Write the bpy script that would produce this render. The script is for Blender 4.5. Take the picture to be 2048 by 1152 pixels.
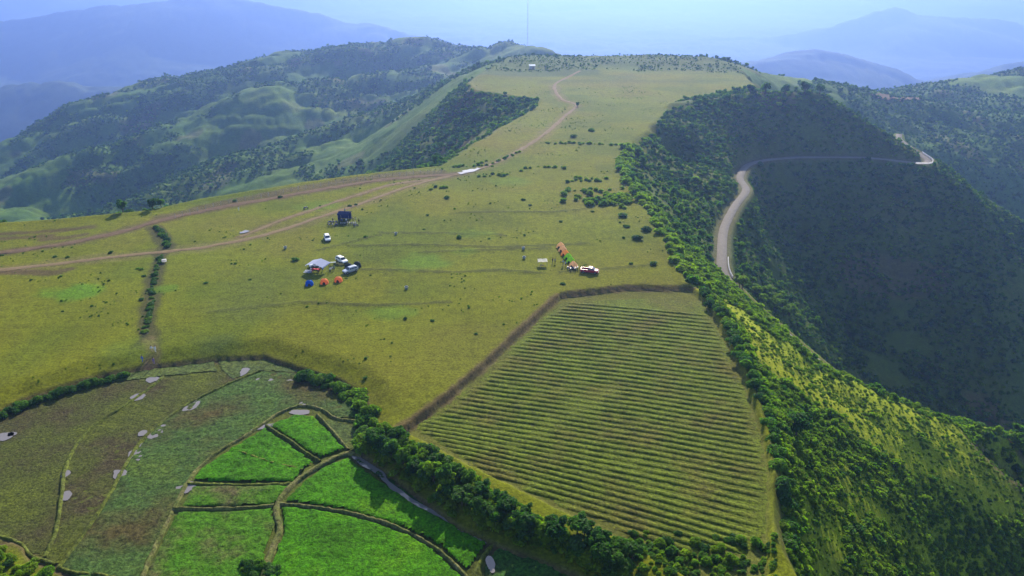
import bpy, bmesh, math, random
import numpy as np
from mathutils import Vector, Matrix

for o in list(bpy.data.objects): bpy.data.objects.remove(o, do_unlink=True)
SC = bpy.context.scene
COL = SC.collection
rad = math.radians

# ------------------------------------------------------------------ camera
PITCH = rad(24.8); FPX = 1462.0; CAMZ = 85.0
cam_d = bpy.data.cameras.new('camera'); cam = bpy.data.objects.new('camera', cam_d); COL.objects.link(cam)
cam.location = (0, 0, CAMZ); cam.rotation_euler = (rad(90) - PITCH, 0, 0)
cam_d.sensor_width = 36; cam_d.lens = 36 * FPX / 2048
cam_d.clip_start = 1; cam_d.clip_end = 60000
SC.camera = cam

# ------------------------------------------------------------------ light
SUN_EL, SUN_AZ = rad(28), rad(8)          # azimuth clockwise from +Y (straight ahead)
w = bpy.data.worlds.new('World'); SC.world = w; w.use_nodes = True
nt = w.node_tree; nt.nodes.clear()
sky = nt.nodes.new('ShaderNodeTexSky'); sky.sky_type = 'NISHITA'; sky.sun_disc = False
sky.sun_elevation = SUN_EL; sky.sun_rotation = SUN_AZ
sky.altitude = 800; sky.air_density = 1.0; sky.dust_density = 1.5; sky.ozone_density = 1.5
bg = nt.nodes.new('ShaderNodeBackground'); bg.inputs[1].default_value = 0.11
ow = nt.nodes.new('ShaderNodeOutputWorld')
nt.links.new(sky.outputs[0], bg.inputs[0]); nt.links.new(bg.outputs[0], ow.inputs[0])
sun_d = bpy.data.lights.new('sun', 'SUN'); sun_d.energy = 4.2; sun_d.angle = rad(0.53); sun_d.color = (1.0, 0.91, 0.74)
sun = bpy.data.objects.new('sun', sun_d); COL.objects.link(sun)
sdir = Vector((math.sin(SUN_AZ) * math.cos(SUN_EL), math.cos(SUN_AZ) * math.cos(SUN_EL), math.sin(SUN_EL)))
sun.rotation_euler = (-sdir).to_track_quat('-Z', 'Y').to_euler()
sun.location = (0, 300, 400)
SC.view_settings.view_transform = 'Standard'; SC.view_settings.look = 'None'
SC.view_settings.gamma = 1.0; SC.view_settings.exposure = 1.12
SC.cycles.use_denoising = True
SC.cycles.max_bounces = 5; SC.cycles.diffuse_bounces = 2; SC.cycles.glossy_bounces = 2
SC.cycles.transmission_bounces = 3; SC.cycles.transparent_max_bounces = 6; SC.cycles.volume_bounces = 1
SC.cycles.use_fast_gi = False

# ------------------------------------------------------------------ pixel -> world helpers
cP, sP = math.cos(PITCH), math.sin(PITCH)
def ray(u, v):
    dx = (u - 1024) / FPX; dv = (576 - v) / FPX
    return np.array([dx, cP + dv * sP, -sP + dv * cP])
def gp(u, v, z=0.0):                       # where that direction meets the level z
    d = ray(u, v); t = (z - CAMZ) / d[2]
    return np.array([t * d[0], t * d[1], z])
def gy(u, v, y):                           # ... at the distance y
    d = ray(u, v); t = y / d[1]
    return np.array([t * d[0], y, CAMZ + t * d[2]])
def gpl(pts, z=0.0): return np.array([gp(u, v, z) for u, v in pts])

# ------------------------------------------------------------------ numpy noise
def _hash(ix, iy, seed):
    h = (ix.astype(np.int64) * 374761393 + iy.astype(np.int64) * 668265263 + seed * 974634777) & 0xffffffff
    h = ((h ^ (h >> 13)) * 1274126177) & 0xffffffff
    h = ((h ^ (h >> 16)) * 2246822519) & 0xffffffff
    return ((h ^ (h >> 15)) & 0xffffff) / float(0xffffff)
def vnoise(x, y, seed=0):
    x = np.asarray(x, float); y = np.asarray(y, float)
    xi = np.floor(x); yi = np.floor(y); fx = x - xi; fy = y - yi
    fx = fx * fx * fx * (fx * (fx * 6 - 15) + 10); fy = fy * fy * fy * (fy * (fy * 6 - 15) + 10)
    a = _hash(xi, yi, seed); b = _hash(xi + 1, yi, seed); c = _hash(xi, yi + 1, seed); d = _hash(xi + 1, yi + 1, seed)
    return (a * (1 - fx) + b * fx) * (1 - fy) + (c * (1 - fx) + d * fx) * fy
def fbm(x, y, sc, octv=4, seed=0, gain=0.5):
    s = 0; a = 1; n = 0
    for i in range(octv):
        f = 2.03 ** i / sc
        s = s + a * (vnoise(x * f + 17.3 * i, y * f - 9.1 * i, seed + i) * 2 - 1); n += a; a *= gain
    return s / n
def ridged(x, y, sc, octv=4, seed=0):
    s = 0; a = 1; n = 0
    for i in range(octv):
        f = 2.07 ** i / sc
        v = 1 - np.abs(vnoise(x * f + 31.7 * i, y * f + 5.3 * i, seed + i) * 2 - 1)
        s = s + a * v * v; n += a; a *= 0.5
    return s / n
def sstep(a, b, x):
    t = np.clip((x - a) / (b - a), 0, 1); return t * t * (3 - 2 * t)

def poly_sd(px, py, poly):                 # signed distance, positive inside
    poly = np.asarray(poly)[:, :2]; n = len(poly)
    d2 = np.full(px.shape, 1e18); ins = np.zeros(px.shape, bool)
    for i in range(n):
        ax, ay = poly[i]; bx, by = poly[(i + 1) % n]
        ex, ey = bx - ax, by - ay; L = ex * ex + ey * ey + 1e-12
        t = np.clip(((px - ax) * ex + (py - ay) * ey) / L, 0, 1)
        dx = px - ax - t * ex; dy = py - ay - t * ey
        d2 = np.minimum(d2, dx * dx + dy * dy)
        if ay != by:
            c = (ay > py) != (by > py)
            ins ^= c & (px < (bx - ax) * (py - ay) / (by - ay) + ax)
    d = np.sqrt(d2); return np.where(ins, d, -d)
def line_d(px, py, pl):                    # distance to polyline, and the polyline's z there
    pl = np.asarray(pl); best = np.full(px.shape, 1e18); zz = np.zeros(px.shape)
    for i in range(len(pl) - 1):
        ax, ay = pl[i][:2]; bx, by = pl[i + 1][:2]
        ex, ey = bx - ax, by - ay; L = ex * ex + ey * ey + 1e-12
        t = np.clip(((px - ax) * ex + (py - ay) * ey) / L, 0, 1)
        d2 = (px - ax - t * ex) ** 2 + (py - ay - t * ey) ** 2
        m = d2 < best; best = np.where(m, d2, best)
        if pl.shape[1] > 2: zz = np.where(m, pl[i][2] + t * (pl[i + 1][2] - pl[i][2]), zz)
    return np.sqrt(best), zz
def resample(pl, step):                    # smooth (Catmull-Rom) and resample a polyline
    pl = np.asarray(pl, float)
    P = np.vstack([2 * pl[0] - pl[1], pl, 2 * pl[-1] - pl[-2]]); out = []
    for i in range(1, len(P) - 2):
        L = np.linalg.norm(P[i + 1] - P[i]); n = max(2, int(L / step) + 1)
        for t in np.linspace(0, 1, n, endpoint=False):
            out.append(0.5 * ((2 * P[i]) + (-P[i-1] + P[i+1]) * t + (2*P[i-1] - 5*P[i] + 4*P[i+1] - P[i+2]) * t*t
                       + (-P[i-1] + 3*P[i] - 3*P[i+1] + P[i+2]) * t**3))
    out.append(pl[-1]); return np.array(out)

# ------------------------------------------------------------------ the lie of the land (outlines)
PLATEAU = np.vstack([gpl([(-420, 462), (-150, 452), (0, 445), (110, 438), (300, 420), (400, 397), (500, 381), (600, 365), (700, 351),
    (800, 340), (885, 331), (905, 318), (950, 284), (1000, 254), (1072, 218), (1082, 200), (1000, 188), (948, 181), (934, 166),
    (962, 146), (1010, 120), (1060, 114), (1200, 116), (1300, 113), (1400, 113), (1460, 126), (1500, 150), (1520, 172), (1480, 184), (1345, 205),
    (1322, 232), (1300, 262), (1255, 292), (1242, 330), (1262, 372), (1292, 412), (1332, 480), (1378, 566), (1436, 612),
    (1462, 660), (1500, 740), (1540, 860), (1556, 950), (1560, 1080)], 0),
    np.array([(46, 72, 0), (50, 30, 0), (40, -80, 0), (-220, -80, 0), (-330, 120, 0)])])
PADDY = np.vstack([gpl([(-350, 935), (-120, 850), (0, 818), (60, 790), (200, 747), (290, 730), (430, 714), (530, 710), (590, 731), (680, 757), (730, 790),
    (742, 830), (722, 880), (722, 902), (800, 960), (920, 1052), (990, 1085), (1100, 1125), (1230, 1180), (1300, 1260), (900, 1330), (250, 1330),
    (150, 1160), (110, 1140), (60, 1118), (40, 1092), (0, 1076), (-200, 1100)], -1.0)])
FIELD = gpl([(1385, 580), (1250, 578), (1120, 594), (1070, 638), (960, 742), (860, 826), (800, 868), (840, 888), (960, 950), (1100, 1020), (1280, 1110),
    (1420, 1190), (1540, 1160), (1545, 950), (1530, 870), (1490, 750), (1452, 672), (1428, 622)], -1.2)
ROAD = np.array([gp(u, v, z) for u, v, z in [(1692, 770, -33), (1655, 742, -32), (1560, 660, -29), (1480, 588, -25), (1447, 545, -23), (1444, 500, -23), (1449, 455, -24), (1470, 412, -24.5),
    (1492, 380, -25), (1480, 354, -25.5), (1500, 328, -26), (1560, 317, -26.5), (1640, 314, -27), (1740, 316, -28), (1838, 326, -29.5)]]
    + [gy(1856, 321, 432), gy(1836, 306, 446), gy(1800, 280, 470), gy(1798, 268, 485)])
ROAD = resample(ROAD, 4.0)

def _ctrl():
    C = []
    def add(p): C.append(tuple(p))
    pl = np.vstack([PLATEAU, PLATEAU[:1]])
    for i in range(len(pl) - 1):
        L = np.linalg.norm(pl[i+1] - pl[i]); n = max(1, int(L / (10 if pl[i][1] < 300 else 18)))
        for k in range(n): add(pl[i] + (pl[i+1] - pl[i]) * k / n)
    # the spur beyond the road, its crest, and the forested saddle behind it
    crest = [gy(*a) for a in [(1345, 205, 442), (1420, 197, 452), (1500, 191, 458), (1600, 184, 464), (1650, 188, 464), (1720, 232, 452),
             (1800, 291, 444), (1852, 326, 420), (1950, 374, 424), (2048, 440, 436), (2200, 545, 450), (2400, 690, 460)]]
    for p in resample(crest, 14): add(p)
    for p in crest[2:]: add(p + np.array([8, 45, -24])); add(p + np.array([16, 95, -46]))
    for p in ROAD[::3]: add(p)
    for q in [gp(1580, 316, -27), gp(1640, 314, -27), gp(1740, 316, -28), gp(1838, 326, -29.5)]:
        add(q + np.array([4, -45, -34])); add(q + np.array([8, -95, -68]))
    for p in crest[8:]: add(p + np.array([-4, -45, -30])); add(p + np.array([-6, -100, -66]))
    for a in [(1500, 400, -38), (1520, 460, -46), (1530, 540, -52), (1600, 480, -64), (1640, 600, -76)]: add(gp(*a))
    for a in [(1400, 276, -8), (1445, 318, -16), (1474, 346, -23)]: add(gp(*a))       # small lit spur above the bend
    for a in [(1345, 330, -19), (1390, 400, -22), (1398, 470, -17)]: add(gp(*a))
    for p in [(200, 250, -118), (258, 300, -132), (150, 235, -88), (320, 345, -118), (330, 250, -165), (420, 300, -190), (450, 450, -125), (600, 400, -230), (260, 190, -120), (300, 120, -170), (420, 200, -220)]: add(p)
    # near spur on the right
    ns = [gp(*a) for a in [(1470, 640, -4), (1520, 648, -8), (1590, 672, -14), (1641, 722, -19), (1693, 757, -24.5), (1760, 790, -31), (1852, 828, -40), (1965, 853, -50), (2048, 868, -58), (2200, 905, -76)]]
    for p in resample(ns, 10): add(p)
    for p in ns[5:]: add(p + np.array([6, 26, -26])); add(p + np.array([10, 50, -46]))
    for a in [(1560, 760, -9), (1640, 850, -17), (1720, 900, -24), (1800, 930, -32), (1650, 960, -16), (1750, 1010, -27), (1850, 1100, -39), (1620, 1060, -10), (1700, 1150, -21), (1600, 1152, -6),
              (1510, 668, -5), (1600, 728, -12.5), (1700, 805, -22.5), (1800, 860, -31), (1900, 900, -40), (2048, 955, -53), (2048, 985, -56), (2048, 1060, -80), (2060, 1150, -92), (1985, 1000, -68),
              (1870, 962, -39), (1950, 1062, -50), (2030, 1152, -60), (1700, 1350, -26), (1950, 1400, -80), (2300, 1300, -130)]: add(gp(*a))
    # left hills
    A = [gy(*a) for a in [(1135, 114, 1000), (1085, 97, 1060), (1050, 89, 1100), (1000, 99, 1150), (950, 96, 1200), (850, 79, 1250), (790, 71, 1250), (720, 81, 1250), (650, 88, 1250), (550, 103, 1230),
         (435, 141, 1200), (310, 158, 1150), (190, 183, 1120), (125, 216, 1080), (50, 260, 1050), (0, 286, 1030), (-150, 350, 1000), (-400, 420, 960)]]
    B = [gy(*a) for a in [(830, 140, 1040), (720, 153, 1000), (565, 160, 960), (480, 180, 930), (350, 224, 880), (300, 256, 850), (200, 301, 800), (0, 366, 760), (-150, 410, 740), (-400, 470, 720)]]
    Cc = [gy(*a) for a in [(800, 190, 850), (760, 214, 820), (700, 229, 800), (640, 246, 780), (500, 293, 730), (420, 320, 700), (350, 353, 680), (250, 404, 650), (150, 430, 640)]]
    for R, dy, dz in ((A, 130, -70), (B, 70, -32), (Cc, 55, -26)):
        for p in resample(R, 45): add(p)
        for p in R: add(p + np.array([p[0] / p[1] * dy, dy, dz]))
    for p in A: add(p + np.array([p[0] / p[1] * 330, 330, -170]))
    for a in [(400, 402, 590), (600, 367, 590), (750, 337, 540), (200, 442, 590), (0, 452, 630), (-200, 470, 620), (640, 300, 690), (740, 270, 690), (560, 330, 650)]: add(gy(*a))
    for a in [(900, 240, 485), (850, 270, 490), (800, 310, 480), (760, 340, 455), (930, 187, 500), (880, 222, 515), (820, 286, 520), (980, 208, 468), (1040, 205, 462),
              (880, 170, 640), (930, 140, 680), (980, 122, 720), (840, 200, 640)]: add(gy(*a))
    for p in [(-90, 330, -30), (-150, 330, -45), (-220, 330, -60), (-60, 400, -45), (-300, 330, -70), (-420, 330, -95), (-600, 300, -140), (-500, 100, -110)]: add(p)
    # far side of the back hill, and the saddle to the right
    for a in [(1540, 162, 620), (1620, 174, 650), (1700, 182, 690), (1760, 188, 730), (1830, 195, 770), (1880, 180, 860), (1900, 171, 900), (1980, 152, 960), (2048, 141, 1000), (2200, 120, 1050),
              (1750, 232, 640), (1800, 262, 660), (1900, 260, 690), (2000, 300, 650), (1950, 342, 600), (2048, 205, 820), (2048, 360, 610), (2200, 300, 680), (1900, 215, 800), (2300, 180, 900)]: add(gy(*a))
    for p in [(60, 760, -30), (150, 780, -42), (260, 800, -50), (60, 900, -85), (200, 950, -110), (350, 950, -105), (0, 980, -75), (-60, 860, -48), (450, 1100, -130)]: add(p)
    for a in np.linspace(-1.3, 1.3, 14): add((1500 * math.sin(a), 1500 * math.cos(a), -300)); add((1900 * math.sin(a), 1900 * math.cos(a), -380))
    for p in [(0, -300, -30), (200, -300, -80), (-300, -300, -60), (200, 0, -90), (140, 60, -70), (300, 0, -150), (0, -1500, -300), (-1500, -500, -300), (1500, -500, -350)]: add(p)
    P = np.array(C)
    keep = []
    for i in range(len(P)):                       # thin out points that fall on each other
        if all((P[i, 0] - P[j, 0]) ** 2 + (P[i, 1] - P[j, 1]) ** 2 > 9 for j in keep): keep.append(i)
    return P[keep]
CT = _ctrl()
def _solve():
    n = len(CT); D = np.sqrt(((CT[:, None, :2] - CT[None, :, :2]) ** 2).sum(-1))
    A = np.zeros((n + 3, n + 3)); A[:n, :n] = D - np.eye(n) * 0.4
    A[:n, n] = 1; A[:n, n+1] = CT[:, 0] / 1000; A[:n, n+2] = CT[:, 1] / 1000; A[n:, :n] = A[:n, n:].T
    return np.linalg.solve(A, np.concatenate([CT[:, 2], [0, 0, 0]]))
RW = _solve()
def rbf(x, y):
    out = np.empty(len(x)); n = len(CT)
    for s in range(0, len(x), 20000):
        xs = x[s:s+20000]; ys = y[s:s+20000]
        D = np.sqrt((xs[:, None] - CT[None, :, 0]) ** 2 + (ys[:, None] - CT[None, :, 1]) ** 2)
        out[s:s+20000] = D @ RW[:n] + RW[n] + RW[n+1] * xs / 1000 + RW[n+2] * ys / 1000
    return out
FAR = []
def _far(lst, slope): FAR.append((resample([gy(*a) for a in lst], 150), slope))
_far([(1440, 150, 2498), (1480, 129, 2541), (1560, 106, 2641), (1650, 91, 2713), (1750, 111, 2713), (1850, 141, 2684), (1930, 168, 2641), (2080, 190, 2641)], 0.42)
_far([(-500, 70, 4699), (-200, 50, 4699), (0, 34, 4634), (150, 16, 4572), (300, -8, 4444), (380, -14, 4444), (480, -2, 4444), (560, 12, 4444), (610, 22, 4444), (640, 24, 4444), (720, 36, 4444), (765, 45, 4381), (860, 75, 4317), (950, 94, 4317), (1060, 112, 4190)], 0.45)
_far([(-300, 215, 2665), (0, 163, 2665), (80, 152, 2665), (150, 160, 2600), (220, 172, 2574), (330, 196, 2470), (420, 230, 2405)], 0.40)
_far([(1350, 110, 5832), (1500, 78, 5616), (1650, 50, 5400), (1730, 25, 5400), (1790, 12, 5400), (1850, 20, 5400), (1950, 32, 5400), (2048, 40, 5400), (2300, 70, 5400)], 0.40)
_far([(1930, 158, 2600), (2048, 120, 2700), (2200, 90, 2800)], 0.40)
FAR.append((np.array([(-11000, 6000, -80), (-8000, 8600, -20), (-5500, 9600, -60), (-2500, 9900, -30), (0, 10400, -90), (2500, 10000, -30), (5200, 9300, 10), (8000, 8400, 0), (11000, 6000, -60)], float), 0.30))
def zfar(x, y):
    z = np.full(x.shape, -520.0) + 25 * fbm(x, y, 900, 3, 50)
    wx = x + 130 * fbm(x, y, 700, 3, 61); wy = y + 130 * fbm(x, y, 700, 3, 67)
    for pl, s in FAR:
        d, zz = line_d(x, y, pl); d2, _ = line_d(wx, wy, pl)
        t = zz - s * (0.45 * d + 0.55 * d2) * (0.8 + 0.4 * vnoise(x / 400, y / 400, 9))
        z = np.maximum(z, t)
    dist = np.hypot(x, y)
    return z - (ridged(x, y, 420, 5, 77) - 0.2) * np.clip((dist - 1500) / 1500, 0, 1) * 55

LOWLINES = [gpl(l) for l in [[(700, 492), (850, 490), (1000, 496), (1175, 487)], [(760, 466), (880, 467), (980, 470), (1010, 472)],
    [(725, 540), (800, 541), (900, 545), (1000, 540), (1080, 546)], [(840, 505), (960, 502), (1100, 497)], [(420, 625), (600, 605), (750, 612), (900, 604)], [(640, 500), (700, 485), (760, 470)],
    [(900, 428), (980, 424), (1100, 426), (1170, 420)], [(1120, 545), (1200, 538), (1300, 530)]]]
def height(x, y, full=True):
    x = np.asarray(x, float); y = np.asarray(y, float)
    sh = x.shape; x = x.ravel(); y = y.ravel(); r = np.hypot(x, y)
    z = np.full(x.shape, -400.0)
    near = r < 1950; far = r > 1350
    if near.any():
        xn, yn = x[near], y[near]
        sd = poly_sd(xn, yn, PLATEAU)
        zz = rbf(xn, yn)
        out = np.clip(-sd, 0, None)
        amp = np.clip(out / 25, 0, 1) * (2.8 + np.clip(out / 60, 0, 5))
        amp = amp + np.clip((np.hypot(xn, yn) - 560) / 350, 0, 1) * np.clip(out / 40, 0, 1) * 1.5
        g = ridged(xn + 6 * fbm(xn, yn, 30, 2, 5), yn, 62, 4, 21)
        zz = zz - amp * (g - 0.35) * 1.5 + np.clip(out / 15, 0, 1) * fbm(xn, yn, 9, 3, 33) * 0.8
        lw = np.clip((np.hypot(xn, yn) - 540) / 200, 0, 1) * np.clip(out / 50, 0, 1) * (xn < 60)
        ua = (xn * -0.82 + yn * -0.57) / 330; va = (xn * 0.57 - yn * 0.82) / 105
        zz = zz - lw * 17 * (ridged(ua + 0.12 * fbm(xn, yn, 80, 2, 44), va + 0.15 * fbm(xn, yn, 60, 2, 45), 1.0, 3, 46) - 0.45)
        # plateau top
        zp = 0.35 * fbm(xn, yn, 60, 3, 3) + 0.05 * fbm(xn, yn, 4, 2, 8)
        zp = zp + sstep(520, 640, yn) * (1.6 * fbm(xn, yn, 55, 3, 14) - 1.5)
        for (hx, hy, hh_, hr) in [(70, 655, 6.5, 55), (150, 650, 7.0, 50), (10, 640, 6.5, 60), (200, 640, 4.5, 45), (60, 575, 4.0, 30), (-20, 560, 3.5, 28)]:
            zp = zp + 0.45 * hh_ * np.exp(-((xn - hx) ** 2 + ((yn - hy) * 1.3) ** 2) / hr ** 2) * sstep(500, 545, yn)
        wp = sstep(-1.0, 4.0, sd)
        zz = zz * (1 - wp) + zp * wp
        m = yn < 420
        if m.any():
            xs, ys, zs = xn[m], yn[m], zz[m]
            for ln in LOWLINES:
                d, _ = line_d(xs, ys, ln); zs = zs + 0.22 * np.exp(-(d / 0.55) ** 2) * (0.5 + vnoise(xs / 5, ys / 5, 4))
            q = ys < 200
            sw = poly_sd(xs[q], ys[q], PADDY) + 0.5 * fbm(xs[q], ys[q], 4, 2, 12)
            sf = poly_sd(xs[q], ys[q], FIELD) + 0.3 * fbm(xs[q], ys[q], 3, 2, 13)
            zq = zs[q]; k = sstep(-0.3, 0.9, sf); zq = zq * (1 - k) + (-1.2 + 0.05 * fbm(xs[q], ys[q], 5, 2, 2)) * k
            k = 0.66 * sstep(-7.0, 0.6, sw) + 0.34 * sstep(-0.1, 0.4, sw); zq = zq * (1 - k) + (-2.1) * k
            zs[q] = zq; zz[m] = zs
        d, rz = line_d(xn, yn, ROAD); k = 1 - sstep(3.0, 7.5, d); zz = zz * (1 - k) + (rz - 0.12) * k
        z[near] = zz
    if far.any():
        zf = zfar(x[far], y[far]); k = sstep(1350, 1900, r[far])
        k = np.where(near[far], k, 1.0)
        z[far] = z[far] * (1 - k) + zf * k
    return z.reshape(sh)
def hz(x, y): return float(height(np.array([x]), np.array([y]))[0])
def hit(u, v, tmin=60, tmax=1600):         # where that direction meets the land
    d = ray(u, v); t = np.concatenate([np.arange(tmin, 500, 1.0), np.arange(500, tmax, 3.0)])
    z = height(t * d[0], t * d[1]); zr = CAMZ + t * d[2]
    i = int(np.argmax(zr <= z)); return np.array([t[i] * d[0], t[i] * d[1], z[i]])
# ------------------------------------------------------------------ object helpers
def tag(o, label=None, cat=None, group=None, kind=None):
    if label: o['label'] = label
    if cat: o['category'] = cat
    if group: o['group'] = group
    if kind: o['kind'] = kind
    return o
def link(name, me, mat=None, parent=None, loc=None, rz=None):
    o = bpy.data.objects.new(name, me); COL.objects.link(o)
    if mat is not None and me is not None and len(me.materials) == 0: me.materials.append(mat)
    if parent is not None: o.parent = parent
    if loc is not None: o.location = loc
    if rz is not None: o.rotation_euler[2] = rz
    return o
def empty(name, loc, rz=0.0):
    o = bpy.data.objects.new(name, None); COL.objects.link(o); o.location = loc; o.rotation_euler[2] = rz
    o.empty_display_size = 0.3; return o
def mesh_np(name, V, F, smooth=False):     # F: (n,3) or (n,4) int array
    me = bpy.data.meshes.new(name); V = np.asarray(V, np.float32); F = np.asarray(F, np.int32); k = F.shape[1]
    me.vertices.add(len(V)); me.vertices.foreach_set('co', V.ravel())
    me.loops.add(F.size); me.loops.foreach_set('vertex_index', F.ravel())
    me.polygons.add(len(F)); me.polygons.foreach_set('loop_start', np.arange(0, F.size, k, dtype=np.int32))
    me.polygons.foreach_set('loop_total', np.full(len(F), k, np.int32))
    if smooth: me.polygons.foreach_set('use_smooth', np.ones(len(F), bool))
    me.update(calc_edges=True); return me
def bm_mesh(name, bm, smooth=False):
    me = bpy.data.meshes.new(name); bm.to_mesh(me); bm.free()
    if smooth:
        for p in me.polygons: p.use_smooth = True
    return me

# ------------------------------------------------------------------ materials
def new_mat(name):
    m = bpy.data.materials.new(name); m.use_nodes = True; nt = m.node_tree; nt.nodes.clear()
    return m, nt, nt.nodes.new('ShaderNodeOutputMaterial')
def N(nt, t, **kw):
    n = nt.nodes.new(t)
    for k, v in kw.items(): setattr(n, k, v)
    return n
def noise_val(nt, scale, detail=4, rough=0.6, coord=None, vec_scale=None):
    n = N(nt, 'ShaderNodeTexNoise'); n.inputs['Scale'].default_value = scale; n.inputs['Detail'].default_value = detail; n.inputs['Roughness'].default_value = rough
    if coord is None:
        coord = N(nt, 'ShaderNodeNewGeometry').outputs['Position']
    if vec_scale:
        mp = N(nt, 'ShaderNodeMapping'); mp.inputs['Scale'].default_value = vec_scale; nt.links.new(coord, mp.inputs['Vector']); coord = mp.outputs[0]
    nt.links.new(coord, n.inputs['Vector']); return n.outputs['Fac']
def ramp(nt, fac, stops):
    r = N(nt, 'ShaderNodeValToRGB'); e = r.color_ramp.elements
    while len(e) < len(stops): e.new(0.5)
    for i, (p, c) in enumerate(stops):
        e[i].position = p; e[i].color = (c[0], c[1], c[2], 1) if hasattr(c, '__len__') else (c, c, c, 1)
    nt.links.new(fac, r.inputs[0]); return r.outputs[0]
def mix(nt, a, b, fac, mode='MIX'):
    m = N(nt, 'ShaderNodeMix', data_type='RGBA', blend_type=mode)
    for s, v in ((m.inputs[0], fac), (m.inputs[6], a), (m.inputs[7], b)):
        if isinstance(v, bpy.types.NodeSocket): nt.links.new(v, s)
        elif hasattr(v, '__len__'): s.default_value = (v[0], v[1], v[2], 1)
        else: s.default_value = v
    return m.outputs[2]
def bump(nt, h, strength, dist):
    b = N(nt, 'ShaderNodeBump'); b.inputs['Strength'].default_value = strength; b.inputs['Distance'].default_value = dist
    nt.links.new(h, b.inputs['Height']); return b.outputs[0]
def principled(nt, out, col, rough=0.9, spec=0.1, normal=None, metal=0.0):
    p = N(nt, 'ShaderNodeBsdfPrincipled')
    if isinstance(col, bpy.types.NodeSocket): nt.links.new(col, p.inputs['Base Color'])
    else: p.inputs['Base Color'].default_value = (*col, 1)
    p.inputs['Roughness'].default_value = rough; p.inputs['Specular IOR Level'].default_value = spec; p.inputs['Metallic'].default_value = metal
    if normal is not None: nt.links.new(normal, p.inputs['Normal'])
    nt.links.new(p.outputs[0], out.inputs[0]); return p
def simple_mat(name, col, rough=0.6, spec=0.3, metal=0.0, var=0.15, scale=3.0):
    m, nt, out = new_mat(name)
    tc = N(nt, 'ShaderNodeTexCoord').outputs['Object']
    f = noise_val(nt, scale, 3, 0.6, tc)
    c = mix(nt, tuple(x * (1 - var) for x in col), tuple(min(1, x * (1 + var)) for x in col), f)
    principled(nt, out, c, rough, spec, None, metal); return m

def ground_mat():
    m, nt, out = new_mat('land')
    at = N(nt, 'ShaderNodeVertexColor', layer_name='Col').outputs['Color']
    f1 = noise_val(nt, 0.035, 5, 0.65); f2 = noise_val(nt, 0.4, 5, 0.7); f3 = noise_val(nt, 1.7, 5, 0.8)
    f4 = noise_val(nt, 0.012, 3, 0.5)
    c = mix(nt, at, ramp(nt, f1, [(0.25, 0.8), (0.5, 1.0), (0.78, 1.15)]), 1.0, 'MULTIPLY')
    c = mix(nt, c, ramp(nt, f2, [(0.25, 0.68), (0.5, 1.0), (0.75, 1.25)]), 1.0, 'MULTIPLY')
    c = mix(nt, c, ramp(nt, f3, [(0.3, 0.4), (0.5, 1.0), (0.7, 1.6)]), 1.0, 'MULTIPLY')
    c = mix(nt, c, ramp(nt, f4, [(0.3, (1.06, 0.97, 0.8)), (0.7, (0.93, 1.03, 1.0))]), 1.0, 'MULTIPLY')
    st = noise_val(nt, 1.0, 4, 0.7, None, (0.09, 0.7, 0.3))          # faint streaks across the pasture
    c = mix(nt, c, ramp(nt, st, [(0.3, 0.78), (0.55, 1.05)]), 0.6, 'MULTIPLY')
    nb = bump(nt, f3, 0.55, 0.35)
    principled(nt, out, c, 0.95, 0.05, nb); return m
def crop_mat(name, c1, c2, c3, fine=2.0, patch=0.12, bumps=0.8, trans=0.0):
    m, nt, out = new_mat(name)
    f1 = noise_val(nt, patch, 4, 0.6); f2 = noise_val(nt, fine, 4, 0.75); f3 = noise_val(nt, fine * 0.28, 3, 0.6)
    c = ramp(nt, f1, [(0.32, c1), (0.52, c2), (0.72, c3)])
    c = mix(nt, c, ramp(nt, f2, [(0.32, 0.3), (0.5, 1.0), (0.68, 1.75)]), 1.0, 'MULTIPLY')
    c = mix(nt, c, ramp(nt, f3, [(0.3, 0.72), (0.7, 1.2)]), 0.8, 'MULTIPLY')
    principled(nt, out, c, 0.9, 0.08, bump(nt, f2, bumps, 0.3)); return m
def dirt_mat(name, c1, c2):
    m, nt, out = new_mat(name)
    f1 = noise_val(nt, 0.5, 5, 0.7); f2 = noise_val(nt, 3.0, 4, 0.7)
    c = ramp(nt, f1, [(0.3, c1), (0.7, c2)])
    c = mix(nt, c, ramp(nt, f2, [(0.3, 0.65), (0.7, 1.3)]), 0.7, 'MULTIPLY')
    principled(nt, out, c, 0.95, 0.1, bump(nt, f2, 0.6, 0.15)); return m
def leaf_mat(name, stops, trans=0.35):
    m, nt, out = new_mat(name)
    rnd = N(nt, 'ShaderNodeObjectInfo').outputs['Random']
    f = noise_val(nt, 0.9, 3, 0.7); f2 = noise_val(nt, 0.03, 3, 0.6)
    c = ramp(nt, rnd, stops)
    c = mix(nt, c, ramp(nt, f, [(0.3, 0.6), (0.5, 1.0), (0.72, 1.5)]), 1.0, 'MULTIPLY')
    c = mix(nt, c, ramp(nt, f2, [(0.3, (1.1, 1.08, 0.8)), (0.7, (0.8, 0.97, 1.1))]), 1.0, 'MULTIPLY')
    d = N(nt, 'ShaderNodeBsdfPrincipled'); nt.links.new(c, d.inputs['Base Color']); d.inputs['Roughness'].default_value = 0.65; d.inputs['Specular IOR Level'].default_value = 0.12
    t = N(nt, 'ShaderNodeBsdfTranslucent'); nt.links.new(mix(nt, c, (0.95, 1.25, 0.45), 1.0, 'MULTIPLY'), t.inputs[0])
    mx = N(nt, 'ShaderNodeMixShader'); mx.inputs[0].default_value = trans
    nt.links.new(d.outputs[0], mx.inputs[1]); nt.links.new(t.outputs[0], mx.inputs[2]); nt.links.new(mx.outputs[0], out.inputs[0]); return m
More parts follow.
